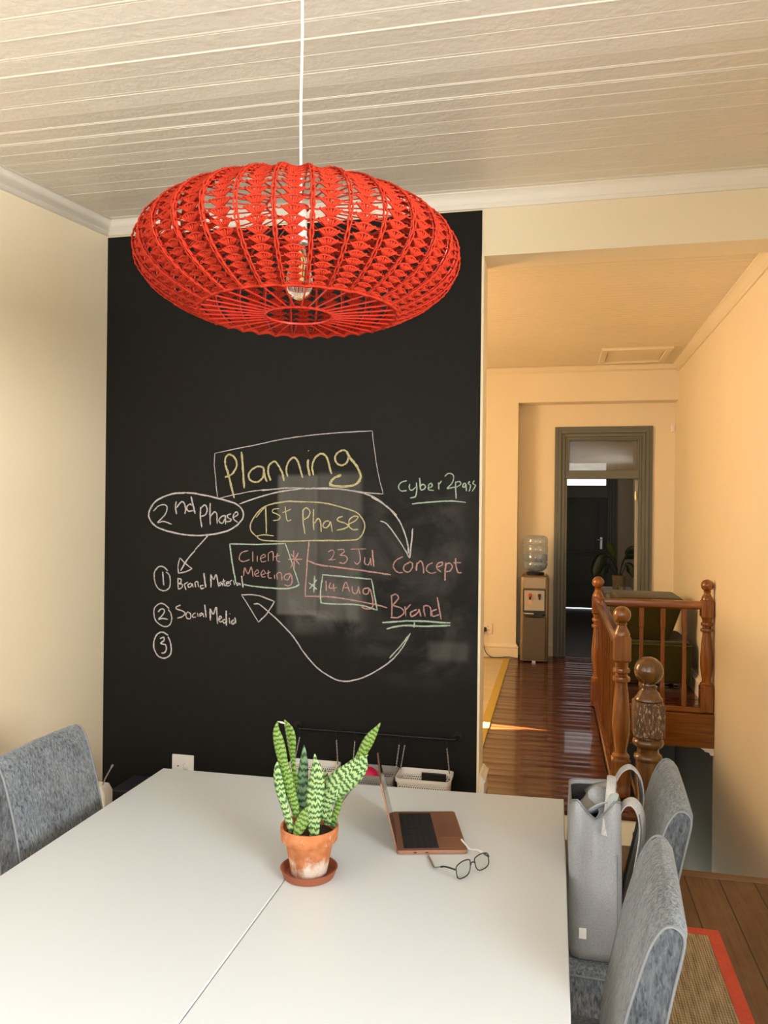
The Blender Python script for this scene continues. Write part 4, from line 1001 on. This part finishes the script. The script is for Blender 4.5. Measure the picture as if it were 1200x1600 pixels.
def basket(x0, x1, mt, label, chains, y0=3.705, y1=3.868, zt=.449, h=.145):
    t = thing('storage_basket', label, 'basket', ((x0 + x1) / 2, (y0 + y1) / 2, zt - h), 'perforated baskets hanging on the rail')
    def rg(z, e, r=.026): return [(a, b, z) for a, b in rrect(x0 + e, y0 + e, x1 - e, y1 - e, r, 6)]
    mb = MB(); mb.loft([rg(zt - h, .016), rg(zt - h + .01, .013), rg(zt - .02, .003), rg(zt - .018, -.003), rg(zt, -.004), rg(zt, 0), rg(zt - .02, .0045), rg(zt - h + .012, .0155), rg(zt - h + .004, .018)]); obj('body', mb, mt, t, ang=.5)
    for xa, xb in chains:
        mb = MB(); yb = y1 - .03
        P = catmull([(xa, 3.846, .572), (xa * .5 + xb * .5, 3.843, .51), (xb, yb, zt - .006)], 8); mb.tube(P, [.0042 if k % 2 else .0024 for k in range(len(P))], 6); obj('chain', mb, m_chain, t)
    return t
basket(-1.325, -1.068, m_pwhite, 'white perforated basket at the left end of the rail, behind the plant', [hx_[0], hx_[1]])
basket(-1.010, -.738 - .022, m_pgrey, 'grey perforated basket in the middle, holding the pink ball', [hx_[2], (-.757, -.772)])
bw = basket(-.752 + .004, -.482, m_pwhite, 'white perforated basket nearest the doorway, with a black phone in it', [hx_[4], hx_[5]], 3.700)
mb = MB(); mb.ball((-.905, 3.79, .405), .056, 28, 16); tag(obj('ball', mb, m_pink, off=(-.905, 3.79, .349)), 'bright pink ball resting in the grey basket', 'ball')
mb = MB(); mb.box(-.640, 3.835, .322, -.515, 3.845, .441); tag(obj('phone', mb, m_black, off=(-.58, 3.84, .322), bevel=.004), 'black phone standing in the white basket by the doorway', 'phone')
# ---------------------------------------------------------------- sockets
def socket(name, x, y, z, s_, mt, label, switch=True):
    t = thing(name, label, 'socket', (x, y, z))
    mb = MB(); mb.box(x - s_ / 2, y - .010, z - s_ / 2, x + s_ / 2, y, z + s_ / 2); obj('plate', mb, mt, t, bevel=.004, seg=3)
    if switch:
        mb = MB(); mb.lathe([(.0005, .006), (.012, .006), (.015, .003), (.0155, 0)], n=24, M=Matrix.Translation((x + s_ * .17, y - .010, z + s_ * .04)) @ Matrix.Rotation(R(90), 4, 'X') @ Matrix.Scale(1.5, 4, (0, 1, 0))); obj('switch', mb, mt, t)
    for dx, dz in ((-.21, .02), (-.31, -.22), (-.11, -.23)) if switch else ((.12, .16), (.02, -.16), (.24, -.16)):
        mb = MB(); mb.lathe([(.0005, .0006), (.0042, .0006), (.0042, 0)], n=12, M=Matrix.Translation((x + dx * s_, y - .010, z + dz * s_)) @ Matrix.Rotation(R(90), 4, 'X')); obj('pin_hole', mb, m_black, t)
    return t
socket('wall_socket', -1.972, YF - .004, .345, .128, m_wplas, 'white wall socket with a switch on the black chalkboard')
socket('wall_socket', -.655, YN, .586, .112, m_cplas, 'cream wall socket above the hall skirting, with a black plug in it', False)
plug = thing('power_plug', 'black plug in the hall socket, its cable running along the floor to the cooler', 'plug', (-.678, YN - .03, .575))
mb = MB(); mb.loft([[(-.678 + a, YN - .0105, .575 + b) for a, b in rrect(-.021, -.024, .021, .022, .008)], [(-.678 + a, YN - .036, .575 + b) for a, b in rrect(-.015, -.018, .015, .016, .008)], [(-.678 + a, YN - .044, .575 + b) for a, b in rrect(-.008, -.012, .008, .008, .004)]]); obj('body', mb, m_black, plug, ang=.5)
mb = MB(); mb.tube(catmull([(-.678, YN - .035, .556), (-.682, YN - .045, .50), (-.680, YN - .045, .42), (-.655, YN - .05, .345), (-.60, YN - .06, .3075), (-.52, YN - .065, .3075), (-.44, YN - .06, .3155), (-.38, YN - .05, .3075), (-.33, YN - .07, .3075)], 6), .0042, 7); obj('cable', mb, m_black, plug)

# ---------------------------------------------------------------- things in the corner by the left wall
bxn = tag(obj('storage_box', MB().box(-2.13, 3.44, .0, -1.80, 3.66, .362), m_navy, off=(-1.965, 3.55, 0), bevel=.008), 'dark navy box low in the corner between the chalkboard and the table', 'box')
ro = thing('router', 'white router with a grey antenna standing behind the left chair', 'router', (-2.11, 3.30, .0))
mb = MB(); mb.prism([(-2.17, 0), (-2.057, 0), (-2.057, .405), (-2.078, .436), (-2.17, .436)], 1, 3.27, 3.34); obj('body', mb, m_wplas, ro, bevel=.004)
mb = MB(); mb.tube(catmull([(-2.088, 3.30, .432), (-2.077, 3.30, .460), (-2.055, 3.30, .500), (-2.034, 3.30, .536)], 4), [.0034] * 11 + [.005] * 2, 8); plabel(obj('antenna', mb, mat('grey_antenna', (.30, .29, .27), .5), ro), 'grey antenna')

# ---------------------------------------------------------------- large stripped newel post at the head of the stairs
nx, ny = .457, 3.945
nw = thing('newel_post', 'big old newel post with a ball top and flaking stripped block, behind the grey chairs', 'newel post', (nx, ny, 0))
def sq(x, y, z0, z1, h, c): # chamfered square block
    mb = MB(); P = lambda z, k: [(x + a, y + b, z) for a, b in ((-k + c, -k), (k - c, -k), (k, -k + c), (k, k - c), (k - c, k), (-k + c, k), (-k, k - c), (-k, -k + c))]
    mb.loft([P(z0, h - .010), P(z0 + .012, h), P(z1 - .012, h), P(z1, h - .010)]); return mb
mb = MB(); mb.lathe([(.052, .22), (.058, .24), (.050, .27), (.047, .30), (.052, .36), (.058, .44), (.060, .50), (.056, .555), (.064, .560), (.067, .572), (.064, .584), (.052, .592), (.050, .615), (.056, .622), (.070, .630), (.074, .645), (.070, .660), (.056, .668), (.054, .676)], (nx, ny, 0), 36); obj('shaft', mb, m_oldwood, nw, ang=.8)
obj('base_block', sq(nx, ny, 0, .225, .072, .010), m_oldwood, nw, smooth=False)
plabel(obj('upper_block', sq(nx, ny, .672, .846, .073, .014), m_stripped, nw, smooth=False, bevel=.004), 'stripped flaking block')
mb = MB(); mb.lathe([(.058, .844), (.066, .850), (.066, .858), (.058, .866), (.050, .884), (.038, .898), (.034, .906), (.040, .910), (.040, .918), (.032, .922), (.030, .930)], (nx, ny, 0), 36); obj('neck', mb, m_oldwood, nw, ang=.8)
mb = MB(); zc_, rb = .991, .0685; bpro = []
for k in range(25):
    a = math.pi * k / 24; r_, z_ = rb * math.sin(a), -rb * math.cos(a); bpro.append((max(.0004, r_), z_))
    if k == 12: bpro += [(rb - .002, .002), (rb - .002, .005), (rb * .998, .006)]
mb.lathe(bpro, (nx, ny, zc_), 40); plabel(obj('ball_finial', mb, m_oldwood, nw, ang=.5), 'glossy ball top with a groove round it')

# ---------------------------------------------------------------- balustrade round the stairwell
bal = thing('balustrade', 'orange varnished wooden balustrade with slim balusters round the stairwell', 'balustrade', (.335, 6.05, ZH))
def newel(x, y, label):
    mb = MB()
    mb.lathe([(.036, .498), (.044, .505), (.044, .515), (.032, .525), (.030, .545), (.038, .585), (.0445, .65), (.044, .71), (.038, .80), (.030, .875), (.030, .89), (.043, .896), (.045, .906), (.043, .916), (.031, .922), (.031, .934), (.041, .940), (.043, .950), (.041, .960), (.032, .966), (.034, .985), (.040, .998)], (x, y, 0), 30)
    n_ = plabel(obj('newel_post', mb, m_oak, bal, ang=.7), label)
    obj('base_block', sq(x, y, ZH, .505, .046, .004), m_oak, n_, smooth=False)
    obj('upper_block', sq(x, y, .994, 1.130, .0445, .006), m_oak, n_, smooth=False)
    mb = MB(); mb.lathe([(.040, 1.126), (.041, 1.136), (.036, 1.148), (.026, 1.168), (.021, 1.180), (.026, 1.186), (.026, 1.192), (.020, 1.196)], (x, y, 0), 28); obj('neck', mb, m_oak, n_, ang=.8)
    mb = MB(); mb.ball((x, y, 1.235), .0445, 30, 18); obj('ball_finial', mb, m_oak, n_)
newel(.346, 4.14, 'newel nearest the viewer, with a worn block'); newel(.330, 6.05, 'newel at the far corner of the stairwell'); newel(1.104, 6.05, 'newel against the right-hand wall')
hp = [(-.030, -.020), (-.034, .004), (-.028, .022), (-.014, .030), (.014, .030), (.028, .022), (.034, .004), (.030, -.020), (.020, -.030), (-.020, -.030)]
mb = MB(); mb.prism([(.338 + a, 1.088 + b) for a, b in hp], 1, 4.18, 6.01); obj('handrail', mb, m_oaky, bal, ang=.5)
mb = MB(); mb.prism([(6.05 + a, 1.088 + b) for a, b in hp], 0, .37, 1.065); obj('handrail', mb, m_oakx, bal, ang=.5)
mb = MB(); mb.box(.305, 4.18, ZH, .371, 6.01, .345); obj('bottom_rail', mb, m_oaky, bal, bevel=.006)
mb = MB(); mb.box(.37, 6.02, ZH, 1.065, 6.08, .340); obj('bottom_rail', mb, m_oakx, bal, bevel=.006)
mb = MB(); hb = .017
def bar(x, y):
    mb = MB(); L_ = [(.335, hb), (.48, hb), (.50, hb * .84), (.80, hb * .78), (.90, hb * .84), (.92, hb), (1.065, hb)]
    mb.loft([[(x + a * k, y + b * k, z) for a, b in ((-1, -1), (1, -1), (1, 1), (-1, 1))] for z, k in L_]); return mb
for k in range(12): obj('baluster', bar(.338, 4.30 + k * .1435), m_oak, bal, smooth=False)
for k in range(4): obj('baluster', bar(.493 + k * .1515, 6.05), m_oak, bal, smooth=False)

# ---------------------------------------------------------------- green armchair behind the balustrade
arm = thing('armchair', 'olive green upholstered armchair behind the balustrade by the hall wall', 'armchair', (.85, 6.98, ZH))
def cushion(x0, y0, z0, x1, y1, z1, r, M_=None, mt=m_olive, nm='seat', tp=0.0, n=4):
    mb = MB(); rings = []
    for z, e in ((z0, r), (z0 + r * .3, r * .3), (z0 + r, 0), (z1 - r, 0), (z1 - r * .3, r * .3), (z1, r)):
        u = (z - z0) / (z1 - z0); P = [(a, b, z) for a, b in rrect(x0 + e - tp * u * 0, y0 + e, x1 - e + tp * u, y1 - e, max(.006, r), n)]
        rings.append([M_ @ Vector(p) for p in P] if M_ else P)
    mb.loft(rings); return obj(nm, mb, mt, arm, ang=1.0)
cushion(.52, 6.62, .375, 1.10, 7.34, .715, .03, nm='seat')
cushion(.50, 6.66, .715, .93, 7.30, 1.065, .03, nm='backrest', tp=.125)
mb = MB(); mb.tube([(a, b, .69) for a, b in rrect(.518, 6.618, 1.102, 7.342, .03)], .006, 6, True); plabel(obj('piping', mb, mat('dark_olive_piping', (.05, .05, .006), .8), arm), 'dark piping')
for x, y in ((.56, 6.68), (1.03, 6.68), (.56, 7.28), (1.03, 7.28)):
    mb = MB(); mb.box(x - .02, y - .02, ZH, x + .02, y + .02, .385); obj('leg', mb, m_darkwood, arm, bevel=.003)
for y in (6.66, 7.26):
    mb = MB(); mb.box(.58, y, ZH, 1.01, y + .04, ZH + .03); obj('runner', mb, m_darkwood, arm, bevel=.003)

# ---------------------------------------------------------------- water cooler and its bottle
cx0, cx1, cy0, cy1 = -.314, -.046, 7.64, 7.98
wc = thing('water_cooler', 'bronze grey floor-standing water cooler in the hall recess', 'water cooler', ((cx0 + cx1) / 2, (cy0 + cy1) / 2, ZH))
def crg(z, e=0, bulge=0.0, r=.02):
    return [(a, b - bulge * (1 - ((a - (cx0 + cx1) / 2) / ((cx1 - cx0) / 2)) ** 2) if b < (cy0 + cy1) / 2 else b, z) for a, b in [(x, y) for x, y in rrect(cx0 + e, cy0 + e, cx1 - e, cy1 - e, r, 5)] ]
mb = MB(); mb.loft([crg(ZH + .012, .006), crg(ZH + .02), crg(1.10), crg(1.13, .004), crg(1.143, .02)]); obj('body', mb, m_cooler, wc, ang=.6)
mb = MB(); mb.box(cx0 + .022, cy0 - .012, ZH + .03, cx1 - .022, cy0 + .01, .745); obj('front_panel', mb, mat('dark_bronze_panel', (.115, .090, .058), .38, .5), wc, bevel=.008)
mb = MB(); mb.box(cx0 + .022, cy0 - .012, 1.018, cx1 - .022, cy0 + .01, 1.128); obj('top_panel', mb, mat('light_bronze_panel', (.33, .27, .18), .35, .5), wc, bevel=.008)
mb = MB(); mb.box(cx0 + .026, cy0 - .004, .752, cx1 - .026, cy0 + .004, 1.014); obj('recess', mb, m_black, wc)
mb = MB(); mb.box(cx0 + .037, cy0 - .010, .806, cx1 - .037, cy0, 1.003); pn = obj('tap_panel', mb, m_coolerp, wc, bevel=.003)
for x, mt_, nm, lb in ((cx0 + .092, m_hot, 'tap', 'red hot tap'), (cx0 + .182, m_black, 'tap', 'black cold tap')):
    mb = MB(); mb.lathe([(.0005, .03), (.015, .028), (.017, .012), (.012, 0)], n=16, M=Matrix.Translation((x, cy0 - .010, .958)) @ Matrix.Rotation(R(90), 4, 'X')); k = plabel(obj(nm, mb, mt_, pn), lb)
    mb = MB(); mb.lathe([(.007, -.02), (.010, .0), (.010, .012)], (x, cy0 - .028, .935), 12); obj('spout', mb, m_black, k)
mb = MB(); mb.box(cx0 + .072, cy0 - .0115, .868, cx0 + .112, cy0 - .0095, .91); plabel(obj('sticker', mb, mat('pink_sticker', (.55, .33, .24), .5), pn), 'small pinkish sticker')
mb = MB(); mb.prism([(cx0 + .026, cy0 - .004), (cx0 + .05, cy0 - .04), ((cx0 + cx1) / 2, cy0 - .052), (cx1 - .05, cy0 - .04), (cx1 - .026, cy0 - .004)], 2, .752, .775); tr = obj('drip_tray', mb, m_black, wc, bevel=.003)
mb = MB(); mb.prism([(cx0 + .03, cy0 - .006), (cx0 + .052, cy0 - .044), ((cx0 + cx1) / 2, cy0 - .056), ((cx0 + cx1) / 2 + .01, cy0 - .006)], 2, .776, .786); plabel(obj('tray_grille', mb, m_steel, tr, bevel=.002), 'shiny steel grille')
mb = MB(); mb.box((cx0 + cx1) / 2 - .018, cy0 - .01, ZH, (cx0 + cx1) / 2 + .018, cy0 + .03, ZH + .018); obj('foot', mb, m_steel, wc, bevel=.002)
for x in (cx0 + .03, cx1 - .03):
    for y in (cy0 + .03, cy1 - .03):
        mb = MB(); mb.lathe([(.012, 0), (.012, .02)], (x, y, ZH), 10); obj('foot', mb, m_black, wc)
bcx, bcy = (cx0 + cx1) / 2 + .002, (cy0 + cy1) / 2 - .02
mb = MB(); mb.lathe([(.085, 1.142), (.090, 1.165), (.078, 1.172)], (bcx, bcy, 0), 32); obj('bottle_seat', mb, m_black, wc)
wb = thing('water_bottle', 'large pale blue water bottle upturned on the cooler', 'bottle', (bcx, bcy, 1.173))
bpf = [(.03, 1.176), (.075, 1.184), (.105, 1.205), (.117, 1.235), (.119, 1.262), (.113, 1.270), (.113, 1.276), (.119, 1.285), (.119, 1.345), (.113, 1.353), (.113, 1.360), (.119, 1.368), (.119, 1.425), (.113, 1.433), (.113, 1.440), (.119, 1.450), (.117, 1.500), (.105, 1.524), (.075, 1.534), (.0005, 1.532)]
mb = MB(); mb.lathe(bpf, (bcx, bcy, 0), 40); obj('shell', mb, m_bottle, wb, ang=1.0)
mb = MB(); mb.lathe([(max(.0005, r - .004), z + .002) for r, z in bpf[:9]] + [(.114, 1.347), (.0005, 1.347)], (bcx, bcy, 0), 40); plabel(obj('water', mb, m_water, wb, ang=1.0), 'blue water filling the lower half')

# ---------------------------------------------------------------- small fittings of the hall
mb = MB(); mb.box(1.118, YD - .035, 2.568, 1.152, YD, 2.662); mb.box(1.123, YD - .040, 2.585, 1.147, YD - .034, 2.632)
tag(obj('motion_sensor', mb, m_wplas, off=(1.135, YD, 2.568), bevel=.006), 'small white motion sensor high on the hall end wall', 'sensor')
ht = thing('ceiling_hatch', 'cream framed access hatch in the hall ceiling', 'hatch', (.69, 7.37, ZCH))
mb = MB(); hx0, hx1, hy0, hy1 = .395, 1.00, 7.045, 7.69
for a in ((hx0, hy0, hx1, hy0 + .055), (hx0, hy1 - .055, hx1, hy1), (hx0, hy0 + .055, hx0 + .055, hy1 - .055), (hx1 - .055, hy0 + .055, hx1, hy1 - .055)): mb.box(a[0], a[1], ZCH - .022, a[2], a[3], ZCH + .002)
obj('frame', mb, m_hall, ht, bevel=.005)
mb = MB(); mb.box(hx0 + .06, hy0 + .06, ZCH - .007, hx1 - .06, hy1 - .062, ZCH + .001); obj('panel', mb, m_hall, ht, bevel=.002)
# ---------------------------------------------------------------- front room: cabinet, plant, ornament
cb = thing('cabinet', 'white cabinet with a drawer in the dark front room, seen through the doorway', 'cabinet', (.71, 9.05, ZH))
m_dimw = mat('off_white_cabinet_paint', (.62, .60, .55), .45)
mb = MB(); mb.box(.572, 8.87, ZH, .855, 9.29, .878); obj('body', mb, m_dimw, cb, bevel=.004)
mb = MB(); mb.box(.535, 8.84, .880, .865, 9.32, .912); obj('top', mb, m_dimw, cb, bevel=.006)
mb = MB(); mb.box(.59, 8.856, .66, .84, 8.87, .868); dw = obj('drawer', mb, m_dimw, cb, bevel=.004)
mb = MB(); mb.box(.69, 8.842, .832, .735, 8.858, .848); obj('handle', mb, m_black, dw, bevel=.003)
pp = thing('potted_plant', 'dark broad-leaved plant in a ribbed pot on the cabinet in the front room', 'plant', (.712, 8.98, .912))
mb = MB(); mb.lathe([(.0005, 0), (.062, 0), (.066, .02), (.074, .155), (.074, .16), (.068, .16), (.066, .13), (.0005, .13)], (.712, 8.98, .912), 28); obj('pot', mb, mat('dull_ochre_pot', (.30, .24, .12), .7), pp, ang=.6)
def bleaf(P, wmax, mt):
    C = catmull(P, 8); n = len(C); ns = int(n * .45); mb = MB(); mb.tube(C[:ns + 2], .006, 6); st = obj('stem', mb, m_dkleaf, pp)
    mb = MB(); rows_ = []
    for i in range(ns, n):
        u = (i - ns) / (n - 1 - ns); T = (C[min(i + 1, n - 1)] - C[i - 1]).normalized(); S_ = T.cross(Vector((0, 1, .25))).normalized(); w_ = wmax * math.sin(math.pi * min(1, .08 + u * .92)) ** .8 + .001
        rows_.append([C[i] + S_ * w_ * k + Vector((0, .25 * w_ * k * k, 0)) for k in (-1, -.5, 0, .5, 1)])
    mb.loft(rows_, False); o = obj('leaf', mb, mt, pp, ang=3); s_ = o.modifiers.new('solid', 'SOLIDIFY'); s_.thickness = .002
z0 = 1.045
bleaf([(.700, 8.98, z0), (.685, 8.97, 1.16), (.650, 8.95, 1.30), (.600, 8.93, 1.40), (.585, 8.92, 1.44)], .05, m_dkleaf2)
bleaf([(.705, 8.98, z0), (.67, 8.96, 1.17), (.60, 8.93, 1.27), (.52, 8.90, 1.26), (.46, 8.88, 1.13), (.44, 8.88, 1.05)], .065, m_dkleaf)
bleaf([(.715, 8.98, z0), (.74, 8.97, 1.20), (.80, 8.95, 1.33), (.87, 8.93, 1.36), (.93, 8.92, 1.34)], .045, m_dkleaf)
bleaf([(.72, 8.98, z0), (.745, 8.99, 1.18), (.79, 9.0, 1.27), (.86, 9.0, 1.29), (.92, 9.0, 1.26)], .04, m_dkleaf)
bleaf([(.725, 8.98, z0), (.755, 8.96, 1.12), (.79, 8.95, 1.18), (.84, 8.93, 1.14), (.86, 8.92, 1.05)], .05, m_dkleaf)
bleaf([(.70, 8.98, z0), (.66, 8.98, 1.10), (.60, 8.97, 1.16), (.55, 8.95, 1.13), (.52, 8.94, 1.06)], .05, m_dkleaf)
og = thing('ornament', 'small cream dog figurine lying in front of the plant pot', 'ornament', (.70, 8.875, .912))
m_orn = mat('cream_glazed_ceramic', (.42, .36, .24), .35)
mb = MB(); mb.lathe([(.0005, 0), (.03, .002), (.036, .02), (.032, .04), (.016, .052), (.0005, .054)], (.735, 8.885, .912), 20); obj('body', mb, m_orn, og)
mb = MB(); mb.ball((.690, 8.875, .962), .024, 18, 12, .95); hd = obj('head', mb, m_orn, og)
mb = MB(); mb.ball((.676, 8.855, .955), .011, 12, 8); obj('muzzle', mb, m_orn, hd)
mb = MB(); mb.ball((.690, 8.853, .968), .007, 10, 6); mb.ball((.672, 8.862, .972), .006, 10, 6); obj('eye', mb, m_black, hd)
mb = MB(); mb.ball((.765, 8.88, .925), .015, 12, 8, .8); obj('tail', mb, m_orn, og)
